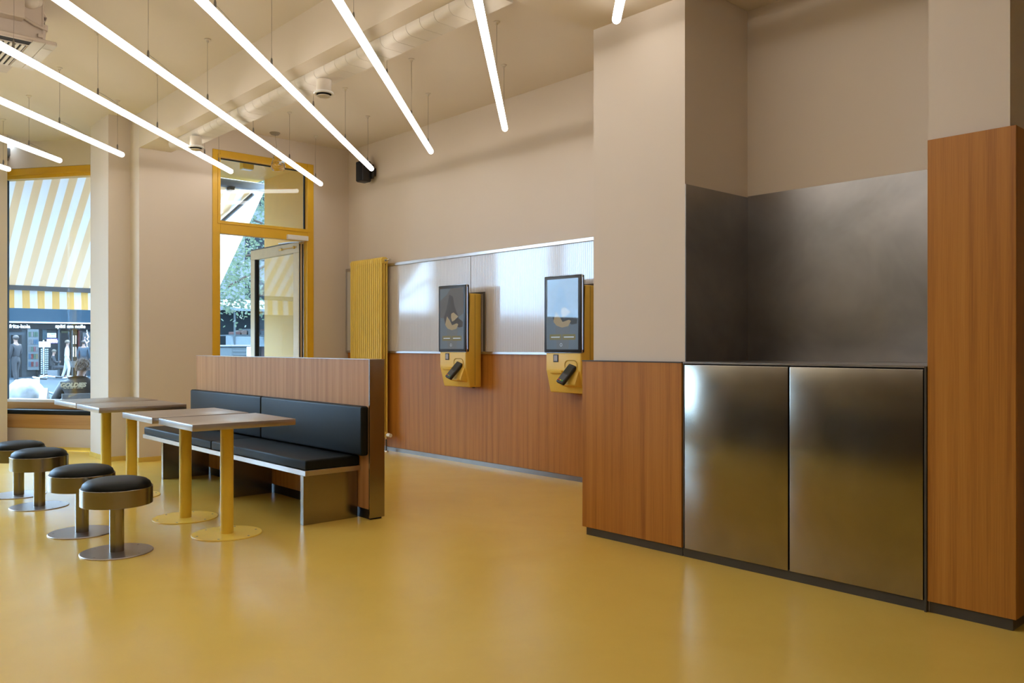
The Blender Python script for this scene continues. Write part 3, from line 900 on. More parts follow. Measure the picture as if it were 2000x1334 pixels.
# ------------------------------------------------------------------ counter block on the right
CF = 4.13
ct = thing('counter_cladding', 'oak clad box at the foot of the plaster column, left of the steel doors', 'cabinet', (-3.83, CF, 0))
part('front_panel', MB().box(0.0, 0.815, 0.0, 0.02, 0.052, 1.168, 0.0015), M['oak'], ct)
part('side_panel', MB().box(0.0, 0.02, 0.02, 1.5, 0.052, 1.168, 0.0015), M['oak'], ct)
part('top_sheet', MB().box(-0.002, 0.815, -0.003, 1.5, 1.168, 1.1745).box(0.08, 0.815, 0.02, 0.021, 1.1745, 1.175), M['plinth'], ct)
part('plinth', MB().box(0.03, 0.815, 0.010, 0.0195, 0.0, 0.052).box(0.03, 0.05, 0.0195, 1.5, 0.0, 0.052), M['plinth'], ct)
cb = thing('steel_cabinet', 'base cabinet with two smudged stainless steel doors under the niche', 'cabinet', (-3.008, CF, 0))
part('carcass', MB().box(0.0, 1.40, 0.026, 0.70, 0.052, 1.160), M['black'], cb, 'dark gap behind the doors')
part('door', MB().box(0.014, 0.692, 0.0, 0.022, 0.052, 1.158, 0.003, 2), M['steel_door'], cb)
part('door', MB().box(0.701, 1.396, 0.0, 0.022, 0.052, 1.158, 0.003, 2), M['steel_door'], cb)
part('side_strip', MB().box(1.4035, 1.414, -0.006, 0.70, 0.0, 1.172, 0.001).box(0.002, 0.009, 0.004, 0.70, 0.052, 1.172), M['plinth'], cb)
part('plinth', MB().box(0.0, 1.402, 0.012, 0.030, 0.0, 0.052), M['plinth'], cb)
part('worktop', MB().box(0.0, 1.414, 0.002, 0.71, 1.1645, 1.176, 0.001), M['steel_back'], cb, 'dark steel worktop')
solo('splashback', MB().box(-3.0045, -2.9985, 4.15, 4.8345, 1.177, 2.25), M['steel_back'], 'narrow dark steel sheet on the left side of the niche', 'splashback')
solo('splashback', MB().box(-2.9985, -1.596, 4.834, 4.8395, 1.177, 2.257), M['steel_back'], 'wide smudged steel sheet on the back of the niche', 'splashback')
tp = thing('tall_cladding', 'tall oak clad pillar box at the right edge', 'cabinet', (-1.592, CF, 0))
part('front_panel', MB().box(0.0, 0.377, 0.0, 0.018, 0.053, 2.252, 0.0012), M['oak'], tp)
part('side_panel', MB().box(0.359, 0.377, 0.018, 0.85, 0.053, 2.252, 0.0012).box(0.0, 0.014, 0.018, 0.02, 0.053, 2.252), M['oak'], tp)
part('plinth', MB().box(0.006, 0.362, 0.010, 0.0195, 0.0, 0.053).box(0.350, 0.362, 0.0195, 0.85, 0.0, 0.053), M['plinth'], tp)

# ------------------------------------------------------------------ banquette
bq = thing('banquette', 'oak partition with a black upholstered bench on steel legs', 'bench', (-5.17, 3.307, 0))
def Q(mb): return mb.xform(Matrix.Translation((5.17, -3.307, 0)))
part('back_panel', Q(MB().box(-8.40, -5.182, 3.307, 3.428, 0.075, 1.172, 0.001)), M['oak_sheen'], bq)
part('end_cap', Q(MB().box(-5.182, -5.168, 3.303, 3.432, 0.012, 1.1745, 0.0015)), M['steel'], bq, 'brushed steel end plate')
part('top_cap', Q(MB().box(-8.40, -5.182, 3.303, 3.432, 1.172, 1.1745)), M['steel_x'], bq, 'thin steel top edge')
part('plinth', Q(MB().box(-8.39, -5.185, 3.32, 3.415, 0.0, 0.075)), M['plastic_blk'], bq)
def cushion(x0, x1, y0, y1, z0, z1, b):
    mb = MB().box(x0, x1, y0, y1, z0, z1, b, 4)
    return Q(mb)
part('back_cushion', cushion(-8.40, -6.815, 3.243, 3.305, 0.470, 0.832, 0.016), M['leather'], bq)
part('back_cushion', cushion(-6.811, -5.184, 3.243, 3.305, 0.470, 0.832, 0.016), M['leather'], bq)
part('seat_cushion', cushion(-8.61, -6.957, 2.862, 3.303, 0.389, 0.463, 0.014), M['leather'], bq)
part('seat_cushion', cushion(-6.953, -5.302, 2.862, 3.303, 0.389, 0.463, 0.014), M['leather'], bq)
fr = MB().box(-8.62, -5.298, 2.855, 2.875, 0.352, 0.389, 0.001).box(-5.318, -5.298, 2.875, 3.305, 0.352, 0.389, 0.001).box(-8.62, -8.60, 2.875, 3.305, 0.352, 0.389, 0.001).box(-8.60, -5.318, 2.875, 3.305, 0.370, 0.386)
fr.box(-6.9555, -6.9545, 2.8545, 2.856, 0.352, 0.389)
part('seat_frame', Q(fr), M['steel_x'], bq)
for x in (-8.09, -6.735, -5.35):
    part('leg', Q(MB().box(x - 0.022, x + 0.022, 2.857, 3.300, 0.0, 0.352, 0.0015)), M['steel'], bq)

# ------------------------------------------------------------------ tables
def make_table():
    t = thing('cafe_table', '', 'table', (0, 0, 0), 0, 'steel topped tables in front of the bench')
    part('tabletop', MB().box(-0.322, 0.322, -0.345, 0.345, 0.738, 0.78, 0.003, 2), M['steel_top'], t)
    part('corner_seam', MB().box(0.3222, 0.3226, -0.345, 0.345, 0.777, 0.7775), M['plinth'], t)
    part('leg', MB().cyl((0, 0, 0.006), (0, 0, 0.738), 0.043, n=40, cap=False), M['yellow'], t)
    b = part('base_plate', MB().lathe([(0, 0.006), (0.226, 0.006), (0.229, 0.003), (0.229, 0.0), (0, 0.0)], n=64), M['yellow'], t)
    for i in range(6):
        a = 2 * PI * i / 6 + 0.4
        part('screw', MB().lathe([(0, 0.0078), (0.006, 0.0074), (0.008, 0.006)], (0.195 * math.cos(a), 0.195 * math.sin(a), 0), 12), M['wire'], b)
    return t
t0 = make_table()
for i, (x, y, rz, lab) in enumerate((
        (-5.455, 2.355, -0.03, 'steel topped table with yellow leg, nearest of the four tables'),
        (-6.165, 2.345, -0.01, 'steel topped table paired behind the nearest table, in front of the bench gap'),
        (-7.375, 2.350, -0.01, 'steel topped table of the far pair, the near one of the two'),
        (-8.085, 2.355, 0.02, 'steel topped table farthest from the camera, next to the splayed window'))):
    t = t0 if i == 0 else copy_tree(t0)
    t.location = (x, y, 0)
    t.rotation_euler = (0, 0, rz)
    t['label'] = lab

# ------------------------------------------------------------------ stools
def make_stool():
    s = thing('round_stool', '', 'stool', (0, 0, 0), 0, 'round stools in a row beside the tables')
    part('seat_cushion', MB().lathe([(0, 0.461), (0.07, 0.460), (0.13, 0.455), (0.17, 0.444), (0.190, 0.428), (0.198, 0.408), (0.197, 0.398), (0, 0.398)], n=64), M['leather'], s, None, 60)
    part('seat_ring', MB().lathe([(0.196, 0.402), (0.204, 0.403), (0.206, 0.401), (0.206, 0.300), (0.204, 0.298), (0, 0.298)], n=72), M['steel'], s, None, 40)
    part('post', MB().cyl((0, 0, 0.006), (0, 0, 0.298), 0.042, n=40, cap=False), M['steel'], s)
    b = part('base_plate', MB().lathe([(0, 0.007), (0.206, 0.007), (0.209, 0.004), (0.209, 0.0), (0, 0.0)], n=64), M['steel_top'], s)
    for i in range(4):
        a = 2 * PI * i / 4 + 0.5
        part('screw', MB().lathe([(0, 0.0085), (0.006, 0.008), (0.008, 0.007)], (0.175 * math.cos(a), 0.175 * math.sin(a), 0), 12), M['wire'], b)
    return s
s0 = make_stool()
for i, (x, y, lab) in enumerate((
        (-5.425, 1.642, 'round black padded steel stool nearest the camera, at the front table'),
        (-6.150, 1.638, 'round black padded steel stool directly behind the nearest stool'),
        (-7.380, 1.655, 'round black padded steel stool third in the row, its foot plate fully in view'),
        (-8.060, 1.650, 'round black padded steel stool cut off by the left picture edge'))):
    s = s0 if i == 0 else copy_tree(s0)
    s.location = (x, y, 0)
    s.rotation_euler = (0, 0, 0.7 * i)
    s['label'] = lab

# ------------------------------------------------------------------ window seat in the splayed window
ws = thing('window_seat', 'black padded window seat with oak front under the splayed window', 'window seat', OB, ANG_B)
part('front_board', MB().box(-0.975, 0.655, -0.006, 0.20, 0.272, 0.438, 0.001), M['oak_x'], ws)
part('back_board', MB().box(-1.25, 0.655, 0.236, 0.2495, 0.438, 0.567, 0.001), M['oak_x'], ws)
part('seat_cushion', MB().box(-0.975, 0.655, -0.012, 0.235, 0.438, 0.492, 0.012, 3), M['leather'], ws)

# ================================================================== outside
DIRC = Vector((-0.7394, 0.6732, 0))
RGT = Vector((0.6732, 0.7394, 0))
def PT(px, py, X=None, d=None):
    """point of the street seen at a picture position, on the plane x = X or at depth d"""
    r = DIRC + RGT * ((px - 1000.0) / 1620.0)
    if d is None:
        d = X / r.x
    return Vector((r.x * d, r.y * d, 1.27 - (py - 676.0) * d / 1620.0))
GZ = -0.2

# ------------------------------------------------------------------ awning
cloth = stripes('awning_cloth_washed', (0.86, 0.86, 0.86, 1), (0.83, 0.66, 0.44, 1), 0.20, 'Y', 0.16)  # valance cloth made paler: the wash of strong daylight is in the colour
cloth_v = stripes('valance_cloth', (0.88, 0.88, 0.88, 1), (0.86, 0.56, 0.17, 1), 0.20, 'Y', 0.16)
m_awn_grey = plain('awning_frame_paint', (0.10, 0.105, 0.115, 1), 0.5)
aw = thing('awning', 'yellow and white striped awning over the pavement outside the windows and door', 'awning', (0, 0, 0))
AB, AT = Vector((-13.90, 0, 2.14)), Vector((-12.06, 0, 3.66))
nrm = Vector((AT.z - AB.z, 0, -(AT.x - AB.x))).normalized() * 0.004
part('cloth', MB().extrude([(AB.x, 1.9, AB.z), (AT.x, 1.9, AT.z), (AT.x - nrm.x, 1.9, AT.z - nrm.z), (AB.x - nrm.x, 1.9, AB.z - nrm.z)], (0, 3.9, 0)), cloth, aw)
vl = MB()
prev = None
nv = 70
for i in range(nv):
    y0, y1 = 1.9 + 3.9 * i / nv, 1.9 + 3.9 * (i + 1) / nv
    w = lambda y: 0.012 * math.sin(y * 11.0)
    vl.extrude([(-13.93 + w(y0), y0, 1.83), (-13.93 + w(y1), y1, 1.83), (-13.95, y1, 2.11), (-13.95, y0, 2.11)], (-0.003, 0, 0))
part('valance', vl, cloth_v, aw)
part('front_bar', MB().box(-13.97, -13.86, 1.88, 5.82, 2.095, 2.165, 0.015, 2), m_awn_grey, aw)
part('cassette', MB().box(-12.10, -11.96, 1.88, 5.82, 3.65, 3.765, 0.02, 2), m_awn_grey, aw)
for sy in (5.62, 2.05):
    el = Vector((-13.0, sy - 0.62, 2.76))
    part('arm', MB().cyl((-12.06, sy, 3.60), el, 0.028, n=12).cyl(el, (-13.86, sy - 0.15, 2.12), 0.024, n=12).ball(el, 0.04), m_awn_grey, aw)
for sy in (4.4, 5.25, 2.3):
    part('cassette_bracket', MB().box(-12.12, -11.955, sy - 0.04, sy + 0.04, 3.635, 3.65).box(-12.10, -11.955, sy - 0.03, sy + 0.03, 3.60, 3.64), M['plinth'], aw)

# ------------------------------------------------------------------ bodies
skin_c = plain('skin', (0.15, 0.08, 0.052, 1), 0.55)
def skin(name, pts, edges, mat, parent, sub=2):
    me = bpy.data.meshes.new(name)
    me.from_pydata([p[:3] for p in pts], edges, [])
    o = bpy.data.objects.new(name, me)
    link(o, parent)
    sk_ = o.modifiers.new('skin', 'SKIN')
    sk_.use_smooth_shade = True
    for v, p in zip(me.skin_vertices[0].data, pts):
        r = p[3]
        v.radius = r if isinstance(r, tuple) else (r, r)
    me.skin_vertices[0].data[0].use_root = True
    o.modifiers.new('sub', 'SUBSURF').levels = sub
    o.modifiers['sub'].render_levels = sub
    me.materials.append(mat)
    return o

def gr0(q, f): return q[:3] + ((q[3][0] * f, q[3][1] * f) if isinstance(q[3], tuple) else q[3] * f,)
def standing(name, label, loc, rz, top, legs, hair, H=1.70, lean=0.0, walk=0.12, arm=0.0):
    p = thing(name, label, 'person', loc, rz)
    k = H / 1.70
    s = lambda x, y, z, r: (x * k, y * k + lean * z, z * k, (r[0] * k, r[1] * k) if isinstance(r, tuple) else r * k)
    w = walk
    P = [s(0, 0, 0.93, (0.135, 0.10)), s(0, 0, 1.12, (0.12, 0.085)), s(0, 0, 1.34, (0.145, 0.095)), s(0, 0, 1.45, (0.07, 0.065)), s(0, 0.01, 1.52, 0.052), s(0, 0.02, 1.60, (0.073, 0.085)), s(0, 0.02, 1.67, (0.06, 0.07)),
         s(0.18, 0, 1.39, 0.055), s(0.23, 0.0, 1.12, 0.042), s(0.24, 0.10 + arm, 0.89 + arm, 0.030), s(0.24, 0.13 + arm, 0.81 + arm, 0.028),
         s(-0.18, 0, 1.39, 0.055), s(-0.23, 0.0, 1.12, 0.042), s(-0.24, 0.06, 0.88, 0.030), s(-0.24, 0.08, 0.80, 0.028),
         s(0.09, 0, 0.84, 0.082), s(0.10, w * 0.7, 0.48, 0.058), s(0.10, w * 0.4, 0.09, 0.042), s(0.10, w * 0.4 + 0.13, 0.035, 0.034),
         s(-0.09, 0, 0.84, 0.082), s(-0.10, -w * 0.3, 0.48, 0.058), s(-0.10, -w, 0.09, 0.042), s(-0.10, -w + 0.13, 0.035, 0.034)]
    E = [(0, 1), (1, 2), (2, 3), (3, 4), (4, 5), (5, 6), (2, 7), (7, 8), (8, 9), (9, 10), (2, 11), (11, 12), (12, 13), (13, 14), (0, 15), (15, 16), (16, 17), (17, 18), (0, 19), (19, 20), (20, 21), (21, 22)]
    BB = [gr0(q, 0.7) if i in (0, 1, 2, 7, 8, 11, 12, 15, 16, 19, 20) else q for i, q in enumerate(P)]
    skin('body', BB, E, skin_c, p)
    def gr(q, f): return q[:3] + ((q[3][0] * f, q[3][1] * f) if isinstance(q[3], tuple) else q[3] * f,)
    ti = [0, 1, 2, 3, 7, 8, 9, 11, 12, 13]
    skin('top', [gr(P[i], 1.2) for i in ti], [(0, 1), (1, 2), (2, 3), (2, 4), (4, 5), (5, 6), (2, 7), (7, 8), (8, 9)], top, p)
    li = [0, 15, 16, 17, 19, 20, 21]
    skin('trousers', [s(0, 0, 1.06, (0.115, 0.085)), s(0, 0, 0.94, (0.14, 0.105))] + [gr(P[i], 1.2) for i in li[1:]], [(0, 1), (1, 2), (2, 3), (3, 4), (1, 5), (5, 6), (6, 7)], legs, p)
    for q in (18, 22):
        c = P[q]
        part('shoe', MB().ball((c[0], c[1] - 0.04, 0.045), 0.05, 0.95, 2.5, 0.9), plain('shoe_leather', (0.25, 0.25, 0.26, 1), 0.6), p)
    hc = P[6]
    part('hair', MB().ball((0, hc[1] - 0.02 * k, hc[2] - 0.015 * k), 0.095 * k, 0.95, 1.1, 0.95), hair, p)
    return p

m_white_cloth = plain('white_cotton', (0.34, 0.34, 0.34, 1), 0.85, 0, 0.05)
m_denim = plain('denim', (0.02, 0.032, 0.043, 1), 0.85, 0, 0.12)
m_black_cloth = plain('black_cloth', (0.010, 0.010, 0.012, 1), 0.85, 0, 0.15)
m_grey_cloth = plain('grey_cloth', (0.08, 0.085, 0.09, 1), 0.85, 0, 0.1)
m_hair_dark = plain('dark_hair', (0.03, 0.022, 0.018, 1), 0.7, 0, 0.2)
m_hair_brown = plain('brown_grey_hair', (0.10, 0.075, 0.06, 1), 0.8, 0, 0.35, 40)
m_hair_fair = plain('fair_hair', (0.06, 0.045, 0.03, 1), 0.7)

q = PT(129, 676, X=-40.6)
standing('person', 'person in white shirt walking past the shop across the street', (q.x, q.y, GZ), -0.3, m_white_cloth, plain('white_trousers', (0.25, 0.26, 0.27, 1), 0.85), m_hair_fair, 1.70, 0.03, 0.16)
q = PT(163, 676, X=-41.5)
standing('person', 'person in blue denim jacket standing at the right of the shop across the street', (q.x, q.y, GZ), 1.2, m_denim, m_black_cloth, m_hair_dark, 1.70, 0.0, 0.08)
q = PT(31, 676, X=-36.0)
standing('person', 'person dressed in black at the left edge of the street view', (q.x, q.y, GZ), 2.2, m_black_cloth, m_black_cloth, m_hair_dark, 1.84, 0.0, 0.10, 0.12)

# seated dark figure by the postcards, facing the right
q = PT(103, 676, X=-42.3)
p = thing('person', 'person in black sitting with crossed arms beside the postcard stand', 'person', (q.x, q.y, GZ), -PI / 2 + 1.3)
P = [(0, 0, 0.50, (0.15, 0.11)), (0, -0.02, 0.72, (0.13, 0.10)), (0, 0.0, 0.93, (0.15, 0.10)), (0, 0.02, 1.03, 0.06), (0, 0.04, 1.10, 0.05), (0, 0.06, 1.18, (0.075, 0.085)), (0, 0.06, 1.25, 0.06),
     (0.18, 0.02, 0.96, 0.055), (0.24, 0.10, 0.74, 0.045), (0.08, 0.28, 0.72, 0.034), (0.02, 0.30, 0.72, 0.03), (-0.18, 0.02, 0.96, 0.055), (-0.24, 0.10, 0.74, 0.045), (-0.08, 0.30, 0.76, 0.034), (-0.02, 0.31, 0.77, 0.03),
     (0.10, 0.08, 0.49, 0.085), (0.13, 0.45, 0.50, 0.062), (0.12, 0.50, 0.09, 0.045), (0.12, 0.64, 0.04, 0.036), (-0.10, 0.08, 0.49, 0.085), (-0.10, 0.46, 0.52, 0.062), (-0.06, 0.58, 0.11, 0.045), (-0.06, 0.71, 0.06, 0.036)]
E_ = [(0, 1), (1, 2), (2, 3), (3, 4), (4, 5), (5, 6), (2, 7), (7, 8), (8, 9), (9, 10), (2, 11), (11, 12), (12, 13), (13, 14), (0, 15), (15, 16), (16, 17), (17, 18), (0, 19), (19, 20), (20, 21), (21, 22)]
skin('body', [gr0(w, 0.7) if i in (0, 1, 2, 7, 8, 11, 12, 15, 16, 19, 20) else w for i, w in enumerate(P)], E_, skin_c, p)
gg = lambda i, f: P[i][:3] + ((P[i][3][0] * f, P[i][3][1] * f) if isinstance(P[i][3], tuple) else P[i][3] * f,)
skin('jacket', [gg(i, 1.2) for i in (0, 1, 2, 3, 7, 8, 9, 11, 12, 13)], [(0, 1), (1, 2), (2, 3), (2, 4), (4, 5), (5, 6), (2, 7), (7, 8), (8, 9)], m_black_cloth, p)
skin('trousers', [gg(i, 1.15) for i in (0, 15, 16, 17, 19, 20, 21)], [(0, 1), (1, 2), (2, 3), (0, 4), (4, 5), (5, 6)], m_black_cloth, p)
for i in (18, 22):
    part('shoe', MB().ball((P[i][0], P[i][1] - 0.03, P[i][2] + 0.005), 0.05, 0.9, 2.4, 0.9), m_white_cloth, p)
part('hair', MB().ball((0, 0.05, 1.245), 0.092, 0.95, 1.05, 0.9), m_hair_fair, p)
st = thing('street_stool', 'low dark box seat under the person by the postcard stand', 'seat', (q.x, q.y, GZ), -PI / 2 + 1.3)
part('box', MB().box(-0.22, 0.22, -0.2, 0.2, 0.0, 0.37, 0.01), m_grey_cloth, st)

# ------------------------------------------------------------------ diner outside the window, seen from behind
dn = thing('person', 'person with curly hair in a black printed jacket sitting outside the splayed window', 'person', (-13.265, 3.50, GZ), 1.24)
P = [(0, 0.0, 0.52, (0.17, 0.12)), (0, 0.0, 0.72, (0.16, 0.115)), (0, 0.02, 0.90, (0.18, 0.11)), (0, 0.06, 1.00, (0.08, 0.07)), (0.015, 0.09, 1.06, 0.055), (0.03, 0.12, 1.14, (0.08, 0.09)), (0.03, 0.12, 1.22, (0.065, 0.075)),
     (0.21, 0.04, 0.90, 0.07), (0.33, 0.10, 0.66, 0.055), (0.20, 0.34, 0.60, 0.042), (0.15, 0.42, 0.62, 0.032), (-0.21, 0.04, 0.90, 0.07), (-0.34, 0.10, 0.66, 0.055), (-0.22, 0.34, 0.60, 0.042), (-0.16, 0.42, 0.62, 0.032),
     (0.11, 0.10, 0.48, 0.09), (0.14, 0.48, 0.49, 0.066), (0.13, 0.50, 0.09, 0.048), (0.13, 0.64, 0.04, 0.038), (-0.11, 0.10, 0.48, 0.09), (-0.14, 0.48, 0.49, 0.066), (-0.13, 0.50, 0.09, 0.048), (-0.13, 0.64, 0.04, 0.038)]
skin('body', [gr0(w, 0.65) if i in (0, 1, 2, 3, 7, 8, 11, 12, 15, 16, 19, 20) else w for i, w in enumerate(P)], E_, skin_c, dn)
gj = lambda i, f: P[i][:3] + ((P[i][3][0] * f, P[i][3][1] * f) if isinstance(P[i][3], tuple) else P[i][3] * f,)
m_jacket = plain('black_jacket', (0.012, 0.011, 0.011, 1), 0.5, 0, 0.25, 14)
skin('jacket', [gj(i, 1.45 if i == 3 else 1.22) for i in (0, 1, 2, 3, 7, 8, 9, 11, 12, 13)], [(0, 1), (1, 2), (2, 3), (2, 4), (4, 5), (5, 6), (2, 7), (7, 8), (8, 9)], m_jacket, dn)
skin('trousers', [gj(i, 1.12) for i in (0, 15, 16, 17, 19, 20, 21)], [(0, 1), (1, 2), (2, 3), (0, 4), (4, 5), (5, 6)], m_denim, dn)
hb = MB()
rnd = random.Random(3)
hb.ball((0.03, 0.105, 1.185), 0.095, 0.98, 1.05, 1.0, 18, 12)
for i in range(320):
    v = Vector((rnd.gauss(0, 1), rnd.gauss(0, 1), rnd.gauss(0, 1))).normalized()
    if v.y > 0.45 and v.z < 0.35: continue
    if v.z < -0.75: continue
    hb.ball((0.03 + v.x * 0.096, 0.105 + v.y * 0.098, 1.185 + v.z * 0.098), rnd.uniform(0.008, 0.017), u=7, v=5)
part('hair', hb, m_hair_brown, dn)
for sx in (-1, 1):
    part('ear', MB().ball((0.03 + sx * 0.088, 0.13, 1.13), 0.022, 0.5, 0.8, 1.3, 10, 8), skin_c, dn)
m_cream = plain('cream_print', (0.40, 0.34, 0.22, 1), 0.6)
text_part('jacket_lettering', 'GOLDIES', 0.082, m_cream, dn, (-0.075, -0.150, 0.905), (PI / 2 - 0.12, 0, 0), 0.012, 0.25, 0.004)
dash = MB()
xx = -0.195
for wd in (0.035, 0.025, 0.04, 0.02, 0.04, 0.03):
    dash.box(xx, xx + wd, -0.156, -0.130, 0.858, 0.868)
    xx += wd + 0.012
part('jacket_small_print', dash, m_cream, dn)

def chair(loc, rz, lab):
    c = thing('metal_chair', lab, 'chair', loc, rz)
    gm = plain('chair_metal', (0.12, 0.125, 0.13, 1), 0.5, 0.3)
    part('seat', MB().box(-0.21, 0.21, -0.20, 0.22, 0.42, 0.445, 0.008), gm, c)
    part('backrest', MB().box(-0.20, 0.20, -0.235, -0.215, 0.66, 0.79, 0.008), gm, c)
    for sx in (-1, 1):
        part('back_post', MB().tube([(sx * 0.19, -0.20, 0.43), (sx * 0.19, -0.225, 0.79)], 0.011, 8), gm, c)
        part('leg', MB().cyl((sx * 0.18, -0.17, 0.42), (sx * 0.20, -0.21, 0.0), 0.011, n=8), gm, c)
        part('leg', MB().cyl((sx * 0.18, 0.19, 0.42), (sx * 0.20, 0.23, 0.0), 0.011, n=8), gm, c)
    return c
chair((-13.235, 3.48, GZ), 1.24, 'grey metal chair under the person in the printed jacket')

# ------------------------------------------------------------------ things on the pavement
ob = thing('street_bench', 'oak bench outside the splayed window', 'bench', (OB.x, OB.y, GZ), ANG_B)
m_ob = wood('street_bench_oak', (0.10, 0.045, 0.010, 1), (0.16, 0.075, 0.016, 1), (0.20, 0.10, 0.024, 1), 'X')
part('seat', MB().box(-0.95, 0.75, 0.42, 0.98, 0.665, 0.70, 0.004), m_ob, ob)
for x in (-0.85, -0.1, 0.65):
    part('leg', MB().box(x - 0.03, x + 0.03, 0.46, 0.94, 0.0, 0.665), m_ob, ob)
# white table edge beyond the bench
q = PT(75, 778, d=12.0)
wt = thing('street_table', 'low white table beyond the outside bench', 'table', (q.x, q.y, GZ), ANG_B)
part('tabletop', MB().box(-0.75, 0.02, -0.15, 0.14, 0.66, 0.70, 0.006), M['white'], wt)
for x in (-0.65, -0.06):
    part('leg', MB().box(x - 0.03, x + 0.03, -0.1, 0.1, 0.0, 0.66), M['white'], wt)
# rounded white cover
q = PT(50, 760, d=13.0)
cv = MB()
rnd = random.Random(5)
cv.ball((0, 0, 0.66), 0.30, 1.05, 0.85, 1.0, 36, 24)
for v in cv.bm.verts:
    a = math.atan2(v.co.y, v.co.x)
    h = v.co.z
    v.co *= 1 + 0.02 * math.sin(a * 9 + h * 6) * (1.0 if h < 0.75 else 0.4)
    if v.co.z < 0.6: v.co.z = v.co.z * 1.0 - 0.12 * (0.6 - v.co.z)
cvo = thing('bicycle_cover', 'rounded bright white cover outside the splayed window, left of the bicycle', 'cover', (q.x, q.y, GZ), ANG_B)
part('hood', cv, plain('white_cover_cloth', (0.20, 0.205, 0.21, 1), 0.5, 0, 0.3, 9), cvo)
part('stand', MB().cyl((0, 0, 0), (0, 0, 0.5), 0.04).lathe([(0, 0.03), (0.2, 0.02), (0.2, 0), (0, 0)]), m_grey_cloth, cvo)

# bicycle
q = PT(118, 745, d=14.2)
by = thing('bicycle', 'bicycle with upright handlebar parked between the white cover and the seated person', 'bicycle', (q.x, q.y, GZ), 0.95 + PI)
m_frame = plain('bicycle_frame', (0.12, 0.17, 0.2, 1), 0.35, 0.3)
def wheel(x):
    mb = MB()
    n = 40
    mb.tube([(x + 0.33 * math.cos(2 * PI * i / n), 0, 0.345 + 0.33 * math.sin(2 * PI * i / n)) for i in range(n)] + [(x + 0.33, 0, 0.345)], 0.017, 8)
    w = part('wheel', mb, M['rubber'], by)
    sp_ = MB()
    for i in range(18):
        a = 2 * PI * i / 18
        sp_.cyl((x, 0.02 * (-1) ** i, 0.345), (x + 0.315 * math.cos(a), 0, 0.345 + 0.315 * math.sin(a)), 0.0016, n=5)
    part('spokes', sp_, M['chrome'], w)
    part('hub', MB().cyl((x, -0.05, 0.345), (x, 0.05, 0.345), 0.02, n=12), M['chrome'], w)
wheel(-0.53); wheel(0.53)
fm = MB()
for a, b in (((-0.53, 0, 0.345), (-0.08, 0, 0.29)), ((-0.08, 0, 0.29), (-0.20, 0, 0.78)), ((-0.53, 0, 0.345), (-0.18, 0, 0.70)), ((-0.08, 0, 0.29), (0.38, 0, 0.66)), ((-0.17, 0, 0.55), (0.36, 0, 0.74)), ((0.35, 0, 0.82), (0.41, 0, 0.60)), ((0.41, 0, 0.60), (0.53, 0, 0.345))):
    fm.cyl(a, b, 0.017, n=10)
part('frame', fm, m_frame, by)
hbr = MB().tube([(0.20, -0.30, 0.93), (0.33, -0.26, 0.95), (0.37, -0.08, 0.93), (0.35, 0, 0.90), (0.37, 0.08, 0.93), (0.33, 0.26, 0.95), (0.20, 0.30, 0.93)], 0.012, 8).cyl((0.35, 0, 0.80), (0.35, 0, 0.91), 0.014, n=8)
hbo = part('handlebar', hbr, M['chrome'], by)
for sy in (-1, 1):
    part('grip', MB().cyl((0.20, sy * 0.30, 0.93), (0.09, sy * 0.305, 0.925), 0.019, n=10), M['plastic_blk'], hbo)
part('saddle', MB().ball((-0.22, 0, 0.82), 0.12, 1.1, 0.65, 0.35), M['plastic_blk'], by)
part('basket', MB().box(0.42, 0.68, -0.17, 0.17, 0.68, 0.90, 0.02), M['white'], by, 'white front box')
part('pedal', MB().cyl((-0.08, -0.10, 0.29), (-0.08, 0.10, 0.29), 0.03, n=14).box(-0.20, -0.12, 0.10, 0.18, 0.20, 0.225), M['chrome'], by)
q = PT(86, 776, d=12.05)
mc = thing('menu_card', 'upright white card on the low white table', 'card', (q.x, q.y, GZ + 0.70), ANG_B)
part('panel', MB().extrude([(-0.065, -0.03, 0), (0.065, -0.03, 0), (0.065, 0.0, 0.16), (-0.065, 0.0, 0.16)], (0, 0.003, 0)).extrude([(-0.065, 0.033, 0), (0.065, 0.033, 0), (0.065, 0.003, 0.16), (-0.065, 0.003, 0.16)], (0, 0.003, 0)), M['white'], mc)

def street(name, col, rough=0.7, metal=0.0, var=0.04, scale=8):
    return plain(name, tuple(v * 0.82 for v in col[:3]) + (1,), max(rough, 0.5), metal, var, scale, 0.0, 0.12)

# ------------------------------------------------------------------ shop across the street
SX = -44.5
def yz(px, py, X=SX): 
    p_ = PT(px, py, X=X)
    return p_.y, p_.z
def rect(mb, px0, py0, px1, py1, x0, x1):
    """upright box on the shop front between two picture corners"""
    a, b = yz(px0, py0), yz(px1, py1)
    zt, zb = 1.27 - (py0 - 676) * 39.9 / 1620, 1.27 - (py1 - 676) * 39.9 / 1620
    mb.box(x0, x1, a[0], b[0], max(zb, GZ), zt)
    return mb
SF = SX + 0.0
m_teal = street('teal_fascia', (0.011, 0.03, 0.045, 1), 0.5)
m_dgrey = street('dark_sign_band', (0.005, 0.006, 0.007, 1), 0.6)
m_lgrey = street('pale_shop_wall', (0.0375, 0.049, 0.0575, 1), 0.7)
m_dglass = street('dark_shop_glass', (0.004, 0.0065, 0.008, 1), 0.3)
shop = thing('street_shop', 'corner shop across the street with dark sign band and teal fascia', 'shop', (0, 0, 0))
part('wall', MB().box(SX - 4.0, SX - 0.30, 2.0, 17.0, GZ, 9.0), m_lgrey, shop)
mb = MB(); rect(mb, -40, 560, 240, 629, SX - 0.30, SX + 0.25); part('fascia', mb, m_teal, shop)
mb = MB(); rect(mb, -40, 629.3, 240, 631.6, SX - 0.30, SX + 0.30); part('fascia_trim', mb, M['white'], shop, 'pale trim line')
